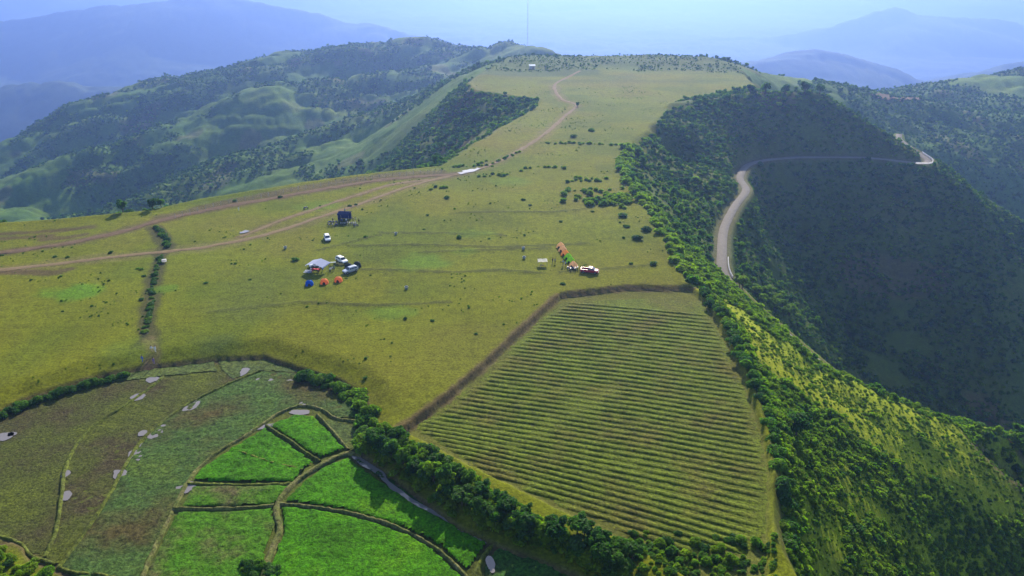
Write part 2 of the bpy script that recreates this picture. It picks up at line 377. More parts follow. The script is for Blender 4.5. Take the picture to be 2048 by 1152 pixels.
def water_mat(name, col=(0.17, 0.15, 0.145)):  # muddy tone, with bright haze reflection put into the base colour
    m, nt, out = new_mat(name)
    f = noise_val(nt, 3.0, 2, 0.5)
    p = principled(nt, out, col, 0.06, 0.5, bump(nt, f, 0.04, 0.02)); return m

M = {}
M['land'] = ground_mat()
M['rice'] = crop_mat('rice', (0.030, 0.105, 0.001), (0.042, 0.155, 0.001), (0.068, 0.165, 0.002), 2.2, 0.09, 1.0)
M['sparse'] = crop_mat('sparse_rice', (0.085, 0.078, 0.03), (0.048, 0.12, 0.006), (0.042, 0.145, 0.004), 2.0, 0.13, 0.9)
M['mudweed'] = crop_mat('weedy_mud', (0.050, 0.040, 0.018), (0.056, 0.066, 0.012), (0.078, 0.095, 0.010), 2.0, 0.075, 0.8)
M['weed'] = crop_mat('dense_weed', (0.06, 0.05, 0.016), (0.045, 0.085, 0.018), (0.07, 0.105, 0.012), 1.5, 0.06, 1.0)
M['basin'] = crop_mat('wet_grass', (0.05, 0.075, 0.02), (0.065, 0.09, 0.022), (0.09, 0.11, 0.02), 1.8, 0.15, 0.7)
M['marsh'] = crop_mat('marsh', (0.03, 0.05, 0.015), (0.03, 0.08, 0.012), (0.035, 0.10, 0.012), 1.8, 0.12, 0.8)
M['bund'] = crop_mat('bund_grass', (0.06, 0.07, 0.018), (0.085, 0.105, 0.016), (0.10, 0.12, 0.02), 1.6, 0.3, 0.8)
M['bundpath'] = crop_mat('bund_path', (0.075, 0.10, 0.022), (0.11, 0.115, 0.035), (0.14, 0.13, 0.055), 1.8, 0.5, 0.6)
M['ridge'] = crop_mat('ridge_grass', (0.090, 0.086, 0.013), (0.082, 0.106, 0.008), (0.094, 0.124, 0.009), 1.8, 0.08, 0.7)
M['track'] = dirt_mat('red_earth', (0.13, 0.092, 0.048), (0.20, 0.145, 0.075))
M['darktrack'] = dirt_mat('dark_earth', (0.085, 0.055, 0.032), (0.15, 0.10, 0.055))
M['road'] = dirt_mat('old_concrete', (0.15, 0.135, 0.12), (0.20, 0.18, 0.155))
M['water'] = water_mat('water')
G1 = (0.05, 0.115, 0.018); G2 = (0.08, 0.165, 0.018); G3 = (0.12, 0.205, 0.018); G4 = (0.17, 0.24, 0.02); G5 = (0.085, 0.15, 0.045)
M['leaf'] = leaf_mat('leaf', [(0.0, G1), (0.25, G5), (0.45, G2), (0.7, G3), (1.0, G4)], 0.58)
M['leafdark'] = leaf_mat('leaf_dark', [(0.0, (0.034, 0.088, 0.020)), (0.5, (0.052, 0.118, 0.024)), (1.0, (0.085, 0.155, 0.022))], 0.52)
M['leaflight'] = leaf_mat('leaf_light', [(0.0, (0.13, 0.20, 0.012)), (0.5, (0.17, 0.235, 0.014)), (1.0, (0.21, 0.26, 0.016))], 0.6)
def cloth_mat(name, col, trans=0.6):
    m, nt, out = new_mat(name); f = noise_val(nt, 1.5, 3, 0.6, N(nt, 'ShaderNodeTexCoord').outputs['Object'])
    c = mix(nt, tuple(x * 0.88 for x in col), tuple(min(1, x * 1.08) for x in col), f)
    d = N(nt, 'ShaderNodeBsdfDiffuse'); t = N(nt, 'ShaderNodeBsdfTranslucent'); nt.links.new(c, d.inputs[0]); nt.links.new(c, t.inputs[0])
    mx = N(nt, 'ShaderNodeMixShader'); mx.inputs[0].default_value = trans
    nt.links.new(d.outputs[0], mx.inputs[1]); nt.links.new(t.outputs[0], mx.inputs[2]); nt.links.new(mx.outputs[0], out.inputs[0]); return m
M['bark'] = simple_mat('bark', (0.09, 0.07, 0.05), 0.9, 0.1)

# ------------------------------------------------------------------ the land: one seamless sheet, cut into named pieces
th = np.concatenate([np.radians(np.arange(-180, -43, 6.0)), np.radians(np.arange(-42, 42.01, 0.12)), np.radians(np.arange(46, 180, 6.0))])
rr = [0.5, 12, 25, 38, 48, 56]
while rr[-1] < 100: rr.append(rr[-1] + 0.62)
while rr[-1] < 12000: rr.append(rr[-1] * 1.0057)
rr = np.array(rr); nR, nT = len(rr), len(th)
X = (rr[:, None] * np.sin(th)[None, :]).ravel(); Y = (rr[:, None] * np.cos(th)[None, :]).ravel()
Z = height(X, Y)
V = np.stack([X, Y, Z], 1)
i0 = np.arange(nR - 1)[:, None] * nT; j0 = np.arange(nT)[None, :]; j1 = (j0 + 1) % nT
F = np.stack([(i0 + j0), (i0 + j1), (i0 + nT + j1), (i0 + nT + j0)], -1).reshape(-1, 4)[:, ::-1]
# colours of the ground itself
R_ = np.hypot(X, Y); SDP = np.full(X.shape, -999.0); nm = R_ < 1400; SDP[nm] = poly_sd(X[nm], Y[nm], PLATEAU)
def lerp(c, col, k): return c * (1 - k[:, None]) + np.array(col)[None, :] * k[:, None]
Cc = np.tile(np.array([(0.116, 0.128, 0.006)]), (len(X), 1))
n1 = vnoise(X / 38, Y / 38, 71) * 0.6 + vnoise(X / 14, Y / 14, 72) * 0.4
Cc = lerp(Cc, (0.080, 0.106, 0.007), sstep(0.5, 0.8, n1) * 0.8)
Cc = lerp(Cc, (0.125, 0.112, 0.016), sstep(0.5, 0.2, n1) * 0.5)
slope_c = lerp(np.tile(np.array([(0.062, 0.092, 0.012)]), (len(X), 1)), (0.095, 0.115, 0.02), sstep(0.45, 0.75, vnoise(X / 60, Y / 60, 81) * 0.6 + vnoise(X / 22, Y / 22, 82) * 0.4) * 0.8)
slope_c = lerp(slope_c, (0.12, 0.08, 0.05), sstep(0.78, 0.86, vnoise(X / 33, Y / 33, 83)) * 0.5 * (R_ < 1300))
kk = 1 - sstep(-4, 1.5, SDP + 2.0 * fbm(X, Y, 9, 2, 84)); Cc = Cc * (1 - kk[:, None]) + slope_c * kk[:, None]
hillp = sstep(515, 560, Y) * (SDP > -5) * sstep(0.42, 0.6, vnoise(X / 40, Y / 25, 85)); Cc = lerp(Cc, (0.065, 0.09, 0.02), hillp)
kf = sstep(480, 620, R_) * (SDP < -3); Cc = Cc * (1 - kf[:, None]) + (Cc * np.array([1.0, 1.15, 1.1]) + np.array([0.0, 0.012, 0.0])) * kf[:, None]
nf = (SDP < -1) * (R_ < 250) * (X > 0) * 1.0; Cc = lerp(Cc, (0.17, 0.22, 0.010), nf * (0.6 + 0.4 * vnoise(X / 9, Y / 9, 87)))  # near right flank lightened in its colour to look sunlit
Cc = lerp(Cc, (0.060, 0.095, 0.014), sstep(555, 610, Y) * (SDP > -6) * (R_ < 1000) * 0.85)
# tall grass on the near spur, sunlit brightness put into its colour
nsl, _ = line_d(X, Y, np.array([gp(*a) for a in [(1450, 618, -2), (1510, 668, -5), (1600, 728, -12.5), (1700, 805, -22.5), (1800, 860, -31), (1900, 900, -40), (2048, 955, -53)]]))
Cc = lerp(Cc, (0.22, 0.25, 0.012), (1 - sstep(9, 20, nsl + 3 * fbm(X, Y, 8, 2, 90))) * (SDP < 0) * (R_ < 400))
scar, _ = line_d(X, Y, np.array([gp(*a) for a in [(1960, 985, -64), (2048, 1040, -76), (2100, 1090, -85)]]))
Cc = lerp(Cc, (0.085, 0.06, 0.045), (1 - sstep(6, 13, scar)) * (R_ < 400))
nearm = R_ < 520
xs, ys, cs = X[nearm], Y[nearm], Cc[nearm]
sw = poly_sd(xs, ys, PADDY); sf = poly_sd(xs, ys, FIELD)
cs = lerp(cs, (0.07, 0.085, 0.02), sstep(0.5, 2.0, sw))
bnk = np.exp(-((sw - 0.5) / 1.0) ** 2) * (ys < 190); cs = lerp(cs, (0.075, 0.06, 0.032), np.clip(bnk * 1.1, 0, 1))
cs = lerp(cs, (0.10, 0.105, 0.022), sstep(0.0, 1.0, sf))
bl, _ = line_d(xs, ys, gpl([(1400, 577), (1250, 575), (1115, 592), (1065, 638), (955, 742), (850, 828), (780, 872)], -0.5))
cs = lerp(cs, (0.11, 0.075, 0.042), (1 - sstep(0.5, 1.6, bl + 0.7 * fbm(xs, ys, 3, 2, 91))) * 0.85)
def worn(cs, pl, wdt, col, amt, seed):
    d, _ = line_d(xs, ys, pl)
    return lerp(cs, col, (1 - sstep(wdt * 0.45, wdt, d + wdt * 0.35 * fbm(xs, ys, 5, 3, seed))) * amt)
TRACK1 = gpl([(1160, 146), (1125, 160), (1109, 170), (1113, 186), (1126, 200), (1153, 210), (1132, 230), (1106, 254), (1082, 274), (1042, 299), (1002, 321), (960, 338), (915, 349), (860, 362), (790, 383), (720, 408), (640, 434), (560, 461), (480, 482), (400, 496), (330, 503), (200, 516), (100, 528), (0, 540), (-150, 556)])
TRACK2 = gpl([(915, 349), (850, 353), (760, 361), (650, 378), (560, 394), (450, 413), (380, 427), (330, 438), (250, 461), (150, 483), (60, 498), (0, 506), (-150, 526)])
TRACK3 = gpl([(858, 360), (780, 371), (700, 395), (620, 421), (560, 441), (480, 474)])
cs = worn(cs, TRACK1, 5.0, (0.135, 0.115, 0.04), 0.7, 92)
cs = worn(cs, TRACK2, 4.5, (0.10, 0.075, 0.035), 0.8, 93)
cs = worn(cs, TRACK3, 2.6, (0.14, 0.10, 0.055), 0.75, 94)
cs = worn(cs, gpl([(320, 436), (420, 412), (560, 384), (700, 361), (800, 350), (880, 345)]), 4.5, (0.085, 0.065, 0.03), 0.85, 95)
for l in [[(-50, 470), (60, 465), (150, 457), (185, 453)], [(90, 479), (140, 473), (170, 468)], [(-40, 480), (60, 474), (100, 471)], [(-60, 541), (100, 545), (140, 536)]]:
    cs = worn(cs, gpl(l), 2.4, (0.075, 0.05, 0.03), 0.8, 96)
cs = worn(cs, gpl([(310, 455), (335, 492), (324, 510), (306, 570), (294, 650), (300, 690)]), 3.2, (0.05, 0.045, 0.022), 0.8, 97)
cs = worn(cs, gpl([(292, 668), (280, 684), (268, 697)]), 1.2, (0.03, 0.03, 0.02), 0.9, 98)
cs = worn(cs, gpl([(300, 680), (306, 705), (303, 722)]), 2.2, (0.12, 0.08, 0.055), 0.8, 99)
for ln in LOWLINES: cs = worn(cs, ln, 1.1, (0.045, 0.05, 0.014), 0.75, 100)
for (u, v, ru, col, a) in [(145, 583, 7.0, (0.075, 0.16, 0.008), 0.9), (330, 580, 3.5, (0.08, 0.14, 0.01), 0.8), (840, 525, 8.0, (0.085, 0.15, 0.012), 0.8), (950, 468, 7.0, (0.08, 0.14, 0.012), 0.6), (780, 628, 6.0, (0.085, 0.15, 0.012), 0.7),
        (1015, 362, 9.0, (0.09, 0.15, 0.012), 0.6), (930, 505, 4, (0.085, 0.14, 0.012), 0.7), (640, 410, 8, (0.09, 0.15, 0.012), 0.6), (420, 690, 6, (0.06, 0.085, 0.02), 0.6), (520, 560, 12, (0.085, 0.105, 0.016), 0.6), (500, 610, 14, (0.08, 0.095, 0.018), 0.5), (270, 700, 7, (0.10, 0.14, 0.015), .6)]:
    p = gp(u, v); d = np.hypot((xs - p[0]) / 1.4, ys - p[1]) + 3.0 * fbm(xs, ys, 5, 3, 101)
    cs = lerp(cs, col, (1 - sstep(ru * 0.35, ru, d)) * a)
dr, _ = line_d(xs, ys, ROAD); cs = lerp(cs, (0.10, 0.085, 0.05), (1 - sstep(2.5, 5.0, dr)) * 0.7)
Cc[nearm] = cs
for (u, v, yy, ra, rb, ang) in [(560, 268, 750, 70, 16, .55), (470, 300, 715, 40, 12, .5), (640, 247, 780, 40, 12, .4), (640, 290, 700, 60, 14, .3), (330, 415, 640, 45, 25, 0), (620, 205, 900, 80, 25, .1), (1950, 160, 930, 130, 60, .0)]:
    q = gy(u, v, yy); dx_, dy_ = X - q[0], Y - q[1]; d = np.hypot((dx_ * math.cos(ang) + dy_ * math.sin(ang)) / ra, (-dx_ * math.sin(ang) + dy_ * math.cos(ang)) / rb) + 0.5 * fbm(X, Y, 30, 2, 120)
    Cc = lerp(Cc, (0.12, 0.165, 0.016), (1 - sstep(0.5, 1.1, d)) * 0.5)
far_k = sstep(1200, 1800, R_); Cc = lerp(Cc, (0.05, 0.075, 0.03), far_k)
def cut(name, keep):
    f = F[keep]; used = np.unique(f); mp = np.full(len(V), -1, np.int64); mp[used] = np.arange(len(used))
    me = mesh_np(name, V[used], mp[f], True)
    ca = me.color_attributes.new('Col', 'FLOAT_COLOR', 'POINT')
    ca.data.foreach_set('color', np.hstack([Cc[used], np.ones((len(used), 1))]).astype(np.float32).ravel())
    o = link(name, me, M['land']); o['kind'] = 'structure'; return o
fx = X[F[:, 0]]; fy = Y[F[:, 0]]; fr = R_[F[:, 0]]; fs = SDP[F[:, 0]]
top = (fs > -2) | (fr < 60) | (np.abs(np.arctan2(fx, fy)) > rad(60)) & (fr < 1500)
mt = fr > 1500
cut('ground', top & ~mt); cut('hillside', ~top & ~mt); cut('mountains', mt)
# ------------------------------------------------------------------ fields, bunds, tracks, road
def field(name, poly, level, mat, cell=0.42, top=0.0, rough=0.06, seed=1, edge=0.25):
    poly = np.asarray(poly); x0, y0 = poly[:, :2].min(0); x1, y1 = poly[:, :2].max(0)
    gx = np.arange(x0, x1 + cell, cell); gyy = np.arange(y0, y1 + cell, cell); nx, ny = len(gx), len(gyy)
    PX, PY = np.meshgrid(gx, gyy); px, py = PX.ravel(), PY.ravel()
    px = px + cell * 0.5 * (vnoise(px * 3.1, py * 2.7, seed) - 0.5); py = py + cell * 0.5 * (vnoise(px * 2.3, py * 3.3, seed + 1) - 0.5)
    sd = poly_sd(px, py, poly) + edge * fbm(px, py, 1.6, 2, seed + 2)
    pz = level + (top + rough * fbm(px, py, 0.9, 2, seed + 3)) * sstep(0.0, 0.5, sd)
    idx = np.arange(nx * ny).reshape(ny, nx)
    Fq = np.stack([idx[:-1, :-1], idx[:-1, 1:], idx[1:, 1:], idx[1:, :-1]], -1).reshape(-1, 4)
    Fq = Fq[(sd[Fq] > 0).all(1)]
    used = np.unique(Fq); mp = np.full(len(px), -1); mp[used] = np.arange(len(used))
    o = link(name, mesh_np(name, np.stack([px, py, pz], 1)[used], mp[Fq], True), M[mat]); o['kind'] = 'structure'; return o
def ribbon(name, pl, prof, mat, step=1.0, zmode='land', zoff=0.08, wob=0.15, seed=1, z=None, kind='structure', jit=0.0):
    """prof: list of (offset across, height)"""
    pl = resample(np.asarray(pl)[:, :3], step); t = np.gradient(pl[:, :2], axis=0); t /= np.linalg.norm(t, axis=1)[:, None] + 1e-9
    nrm = np.stack([t[:, 1], -t[:, 0]], 1); k = len(prof); n = len(pl); Vv = []
    s = np.arange(n) * step
    for j, (off, h) in enumerate(prof):
        wv = 1 + wob * fbm(s, s * 0 + j * 7.7, 4.0, 3, seed + 3 * j)
        q = pl[:, :2] + nrm * (off * wv)[:, None] + nrm * (0.25 * wob * fbm(s, s * 0, 9.0, 2, seed + 50))[:, None]
        if zmode == 'land': zz = height(q[:, 0], q[:, 1]) + zoff + h
        elif zmode == 'line': zz = pl[:, 2] + zoff + h
        else: zz = np.full(n, z) + h
        if jit: zz = zz + jit * fbm(s * 2.0, s * 0 + j, 1.3, 2, seed + 9) * (h != prof[0][1])
        Vv.append(np.column_stack([q, zz]))
    Vv = np.stack(Vv, 1).reshape(-1, 3); idx = np.arange(n * k).reshape(n, k)
    Fq = np.stack([idx[:-1, :-1], idx[:-1, 1:], idx[1:, 1:], idx[1:, :-1]], -1).reshape(-1, 4)[:, ::-1]
    o = link(name, mesh_np(name, Vv, Fq, True), M[mat])
    if kind: o['kind'] = kind
    return o
ZP = -2.0
def zp(l, z=ZP): return gpl(l, z)
B1 = [(325, 752), (318, 762), (250, 811), (190, 850), (152, 892), (131, 935), (121, 1000), (111, 1062), (88, 1114)]
B2 = [(520, 742), (468, 763), (392, 800), (340, 832), (292, 872), (256, 922), (226, 976), (190, 1036), (118, 1134)]
B3 = [(712, 842), (672, 836), (642, 818), (602, 812), (560, 826), (500, 866), (440, 902), (392, 942), (360, 992), (330, 1052), (300, 1112), (283, 1160), (270, 1230)]
B4 = [(735, 912), (692, 908), (650, 926), (602, 956), (566, 991), (553, 1022), (560, 1062), (545, 1096), (530, 1140), (520, 1200)]
# the sheets of ground between the bunds
field('paddy_field', zp([(-340, 940), (-120, 868), (0, 838), (70, 806), (200, 765), (325, 752)] + B1[1:] + [(60, 1108), (0, 1070), (-200, 1095)]), -2.05, 'mudweed', seed=10)
field('paddy_field', zp(B1 + [(118, 1134)] + B2[::-1][1:] + [(430, 742)]), -2.05, 'mudweed', seed=20, rough=0.12)
field('paddy_field', zp([(118, 1134)] + B2[::-1][1:] + [(590, 745), (660, 768), (715, 800), (718, 838)] + B3[1:] + [(150, 1165)]), -2.05, 'weed', seed=30, top=0.12, rough=0.16)
field('paddy_field', gpl([(432, 716), (530, 712), (590, 732), (600, 745), (520, 742), (465, 758), (440, 740)], -1.9), -1.95, 'basin', seed=40)
field('paddy_field', zp([(520, 745), (600, 745), (665, 768), (718, 800), (720, 838), (672, 832), (642, 814), (602, 806), (575, 790)]), -1.99, 'mudweed', seed=45)
G_UP = [(538, 851), (592, 830), (628, 832), (692, 898), (640, 918)]
field('paddy_field', zp(G_UP), -2.0, 'rice', seed=50, top=0.4, rough=0.22)
field('paddy_field', zp([(383, 962), (402, 937), (450, 905), (530, 855), (630, 924), (606, 940), (588, 964), (480, 966)]), -2.0, 'rice', seed=60, top=0.4, rough=0.22)
field('paddy_field', zp([(385, 972), (480, 972), (583, 970), (562, 995), (546, 1010), (450, 1014), (358, 1016)]), -2.0, 'sparse', seed=70, top=0.3, rough=0.2)
field('paddy_field', zp([(355, 1022), (450, 1022), (545, 1016), (552, 1050), (532, 1100), (522, 1150), (515, 1200), (262, 1230), (292, 1150), (325, 1080)]), -2.0, 'sparse', seed=80, top=0.25, rough=0.2)
field('paddy_field', zp([(568, 1004), (605, 965), (650, 933), (698, 915), (735, 944), (770, 968), (830, 1008), (900, 1046), (975, 1087), (935, 1145), (875, 1090), (800, 1054), (720, 1028), (650, 1014)]), -2.0, 'rice', seed=90, top=0.4, rough=0.22)
field('paddy_field', zp([(562, 1012), (650, 1022), (720, 1036), (800, 1062), (868, 1098), (928, 1155), (960, 1240), (528, 1240), (534, 1145), (552, 1100), (566, 1060)]), -2.0, 'rice', seed=100, top=0.4, rough=0.22)
field('paddy_field', zp([(640, 838), (672, 842), (712, 850), (720, 880), (725, 902), (696, 899), (630, 834)]), -2.02, 'basin', seed=110)
field('paddy_field', zp([(708, 915), (760, 940), (812, 980), (870, 1020), (930, 1056), (985, 1088), (972, 1083), (900, 1043), (830, 1005), (770, 965), (735, 940)]), -2.02, 'marsh', seed=120, top=0.15, rough=0.15, edge=0.5)
field('paddy_field', zp([(965, 1130), (1000, 1090), (1100, 1128), (1220, 1185), (1200, 1260), (980, 1260)]), -2.0, 'marsh', seed=125, top=0.3, rough=0.2)
field('paddy_field', gpl([(215, 766), (262, 744), (330, 733), (428, 718), (438, 742), (330, 752)], -1.9), -1.93, 'basin', seed=42)
# water
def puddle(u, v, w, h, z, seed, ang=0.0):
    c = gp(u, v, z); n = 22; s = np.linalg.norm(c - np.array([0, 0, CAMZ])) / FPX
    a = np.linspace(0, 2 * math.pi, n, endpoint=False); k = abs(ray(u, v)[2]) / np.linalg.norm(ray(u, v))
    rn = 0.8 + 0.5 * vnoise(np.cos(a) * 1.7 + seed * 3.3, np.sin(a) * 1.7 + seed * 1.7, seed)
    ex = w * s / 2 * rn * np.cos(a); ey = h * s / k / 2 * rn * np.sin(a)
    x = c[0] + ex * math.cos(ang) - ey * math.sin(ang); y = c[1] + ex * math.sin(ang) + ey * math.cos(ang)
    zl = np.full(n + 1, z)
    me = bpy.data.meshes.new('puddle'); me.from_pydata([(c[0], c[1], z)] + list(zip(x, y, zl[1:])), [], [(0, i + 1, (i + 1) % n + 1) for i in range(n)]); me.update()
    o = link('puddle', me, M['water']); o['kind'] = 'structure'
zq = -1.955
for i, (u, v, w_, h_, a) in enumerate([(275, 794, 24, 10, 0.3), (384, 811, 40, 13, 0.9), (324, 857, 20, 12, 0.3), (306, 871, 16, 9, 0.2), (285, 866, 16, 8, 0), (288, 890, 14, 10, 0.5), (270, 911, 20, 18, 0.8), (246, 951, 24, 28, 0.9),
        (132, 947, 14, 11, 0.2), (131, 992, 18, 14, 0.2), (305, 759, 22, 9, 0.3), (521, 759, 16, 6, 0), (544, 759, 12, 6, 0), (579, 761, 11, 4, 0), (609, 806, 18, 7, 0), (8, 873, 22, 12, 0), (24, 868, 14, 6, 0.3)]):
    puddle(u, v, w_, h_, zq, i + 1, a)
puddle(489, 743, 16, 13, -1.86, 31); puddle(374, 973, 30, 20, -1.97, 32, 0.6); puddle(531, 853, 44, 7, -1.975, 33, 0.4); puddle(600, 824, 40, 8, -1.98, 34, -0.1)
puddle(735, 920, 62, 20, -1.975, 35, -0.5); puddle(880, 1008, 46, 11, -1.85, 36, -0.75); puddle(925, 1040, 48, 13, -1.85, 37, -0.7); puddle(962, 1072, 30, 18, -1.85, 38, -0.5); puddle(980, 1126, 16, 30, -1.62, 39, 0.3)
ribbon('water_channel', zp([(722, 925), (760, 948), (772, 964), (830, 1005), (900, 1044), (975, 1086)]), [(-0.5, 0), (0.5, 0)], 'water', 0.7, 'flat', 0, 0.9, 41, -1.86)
# bunds
bprof = [(-0.42, -0.12), (-0.2, 0.24), (0.03, 0.29), (0.22, 0.22), (0.42, -0.12)]
thin = [(-0.4, -0.1), (-0.15, 0.42), (0.15, 0.42), (0.4, -0.1)]
for i, (pl, pr, mt_) in enumerate([(B1, bprof, 'bund'), (B2, bprof, 'bund'), (B3, bprof, 'bundpath'), (B4, [(-0.62, -0.12), (-0.34, 0.36), (0, 0.38), (0.34, 0.36), (0.62, -0.12)], 'bundpath'),
        ([(533, 852), (580, 882), (604, 900), (640, 924)], thin, 'bund'), ([(478, 905), (540, 926), (606, 942)], thin, 'bund'), ([(376, 967), (480, 970), (584, 968)], bprof, 'bund'),
        ([(346, 1019), (450, 1019), (548, 1013)], thin, 'bundpath'), ([(560, 1008), (650, 1018), (720, 1032), (800, 1058), (870, 1096), (930, 1152), (960, 1200)], thin, 'bundpath'),
        ([(1000, 1082), (975, 1100), (948, 1150), (930, 1200)], bprof, 'bund'), ([(-60, 1062), (0, 1073), (40, 1086), (62, 1112), (112, 1130)], bprof, 'bund'), ([(116, 1134), (150, 1146), (200, 1150), (260, 1165)], bprof, 'bund'), ([(634, 830), (668, 866), (696, 900)], thin, 'bundpath')]):
    ribbon('field_bund', zp(pl), pr, mt_, 0.7, 'flat', 0, 0.35, 200 + i * 7, -2.0, jit=0.25)
# ridged field: a bare plot with its raised rows
fe = empty('ridged_field', gp(1250, 800, -1.2)); fe['kind'] = 'structure'
inner = gpl([(1412, 604), (1300, 596), (1130, 601), (1085, 634), (985, 732), (885, 815), (826, 852), (870, 886), (955, 938), (1095, 1002), (1265, 1072), (1400, 1108), (1510, 1108), (1538, 1060), (1541, 950), (1524, 870), (1482, 750), (1444, 670)], -1.2)
RIDGE_XY = []
def ridges():
    y0 = 177.0; k = 0; inv = Matrix.Translation(-fe.location)
    while y0 > 66:
        sl = np.interp(y0, [95, 101, 114, 177], [-0.43, -0.41, -0.29, -0.185])
        xs_ = np.arange(-30, 70, 0.8); bow = -0.0016 * (xs_ - 15) ** 2
        ys_ = y0 + sl * (xs_ - 15) + bow * 0.5 + 0.25 * fbm(xs_, xs_ * 0 + k, 14, 2, 300)
        sd = poly_sd(xs_, ys_, inner) + 0.6 * fbm(xs_, ys_, 3, 2, 301 + k)
        ok = sd > 0
        if ok.sum() > 8:
            i0_, i1_ = np.where(ok)[0][[0, -1]]; xs_ = xs_[i0_:i1_ + 1]; ys_ = ys_[i0_:i1_ + 1]; n = len(xs_)
            hh = 0.25 * (0.75 + 0.5 * vnoise(xs_ / 2.2, ys_ / 2.2, 310)) * sstep(0, 3, np.arange(n)) * sstep(0, 3, np.arange(n)[::-1])
            gap = np.exp(-((ys_ - (122 + 0.9 * (xs_ - 8))) / 2.0) ** 2) * (xs_ > -2) * (xs_ < 24); hh = hh * (1 - 0.35 * gap)
            pr = [(-0.78, -0.1), (-0.48, 0.8), (-0.05, 1.0), (0.42, 0.82), (0.78, -0.1)]; Vv = []
            for j, (o_, h_) in enumerate(pr):
                wv = 1 + 0.35 * fbm(xs_, ys_, 1.5, 2, 320 + j)
                Vv.append(np.column_stack([xs_ - fe.location[0], ys_ + o_ * wv - fe.location[1], (-1.2 - fe.location[2]) + np.where(h_ < 0, -0.06, h_ * hh) + (0.07 * fbm(xs_, ys_, 0.9, 2, 330 + j) if h_ > 0 else 0)]))
            Vv = np.stack(Vv, 1).reshape(-1, 3); idx = np.arange(n * 5).reshape(n, 5)
            Fq = np.stack([idx[:-1, :-1], idx[1:, :-1], idx[1:, 1:], idx[:-1, 1:]], -1).reshape(-1, 4)
            link('ridge', mesh_np('ridge', Vv, Fq, True), M['ridge'], fe)
            RIDGE_XY.append((xs_, ys_))
        k += 1; y0 -= np.interp(y0, [90, 177], [1.62, 2.0])
ridges()
fo = field('plot', inner, -1.2, 'ridge', cell=0.9, top=0.05, rough=0.04, seed=340)
del fo['kind']; fo.parent = fe; fo.location = -fe.location
# tracks and road
tp = [(-1.1, -0.03), (-0.6, 0.02), (0, 0.05), (0.6, 0.02), (1.1, -0.03)]
ribbon('dirt_track', TRACK1, tp, 'track', 1.6, 'land', 0.09, 0.6, 400)
ribbon('dirt_track', TRACK2, [(-1.6, -0.03), (-0.8, 0.03), (0, 0.05), (0.8, 0.02), (1.6, -0.03)], 'darktrack', 1.6, 'land', 0.10, 0.6, 420)
ribbon('dirt_track', TRACK3, [(-0.8, -0.02), (0, 0.04), (0.8, -0.02)], 'track', 1.6, 'land', 0.08, 0.8, 440)
ribbon('concrete_road', ROAD, [(-1.95, -0.25), (-1.75, 0.0), (0, 0.03), (1.75, 0.0), (1.95, -0.25)], 'road', 3.0, 'line', 0.10, 0.06, 460)
cut_road = ribbon('dirt_road', np.array([gy(1740, 190, 715), gy(1800, 200, 742), (gy(1850, 203, 765)), gy(1885, 204, 790)]), [(-5, 0), (0, 0.3), (5, 0)], 'track', 8, 'land', 0.9, 0.4, 470)
# standing water in the ruts
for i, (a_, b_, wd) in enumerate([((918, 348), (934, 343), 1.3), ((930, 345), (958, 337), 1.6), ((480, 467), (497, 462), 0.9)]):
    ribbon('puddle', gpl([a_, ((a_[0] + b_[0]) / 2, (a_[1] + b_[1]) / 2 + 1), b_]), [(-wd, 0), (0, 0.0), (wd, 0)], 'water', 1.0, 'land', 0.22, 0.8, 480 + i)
# ------------------------------------------------------------------ vegetation
def ico(sub):
    bm = bmesh.new(); bmesh.ops.create_icosphere(bm, subdivisions=sub, radius=1.0)
    v = np.array([x.co[:] for x in bm.verts]); f = np.array([[l.index for l in x.verts] for x in bm.faces]); bm.free(); return v, f
ICO1, ICO2 = ico(1), ico(2)
def cloud(name, seed, blobs, cards, size, core=True, sub=1, mat='leaf', flat=0.35):
    rg = np.random.default_rng(seed); Vs, Fs, n0 = [], [], 0
    bl = np.array(blobs, float)
    if core:
        iv, if_ = ICO2 if sub == 2 else ICO1
        for b in bl:
            d = 1 + 0.35 * (rg.random(len(iv)) - 0.5)
            v = iv * b[3:6] * 0.78 * d[:, None] + b[:3]; v[:, 2] = np.maximum(v[:, 2], -0.25)
            Vs.append(v); Fs.append(np.column_stack([if_, if_[:, 2]]) + n0); n0 += len(v)
    wgt = bl[:, 3] * bl[:, 4]; bi = rg.choice(len(bl), cards, p=wgt / wgt.sum())
    d = rg.normal(size=(cards, 3)); d /= np.linalg.norm(d, axis=1)[:, None]; d[:, 2] = np.where(d[:, 2] < -0.35, -d[:, 2], d[:, 2])
    p = bl[bi, :3] + d * bl[bi, 3:6] * rg.uniform(0.72, 1.12, cards)[:, None]; p[:, 2] = np.maximum(p[:, 2], 0.05)
    nr = d + flat * rg.normal(size=(cards, 3)) * 1.6 + np.array([0, 0, 0.25]); nr /= np.linalg.norm(nr, axis=1)[:, None]
    t = np.cross(nr, rg.normal(size=(cards, 3))); t /= np.linalg.norm(t, axis=1)[:, None]; b_ = np.cross(nr, t)
    s = size * rg.uniform(0.55, 1.3, cards)[:, None]; q = rg.uniform(0.45, 0.8, cards)[:, None]
    cv = np.stack([p - t * s, p - b_ * s * q + nr * s * 0.2, p + t * s, p + b_ * s * q + nr * s * 0.2], 1).reshape(-1, 3)
    Vs.append(cv); Fs.append(np.arange(cards * 4).reshape(-1, 4) + n0)
    V_ = np.vstack(Vs); F_ = np.vstack(Fs)
    me = bpy.data.meshes.new(name)
    me.from_pydata(V_.tolist(), [], [tuple(dict.fromkeys(f)) for f in F_.tolist()]); me.update()
    me.materials.append(M[mat]); return me
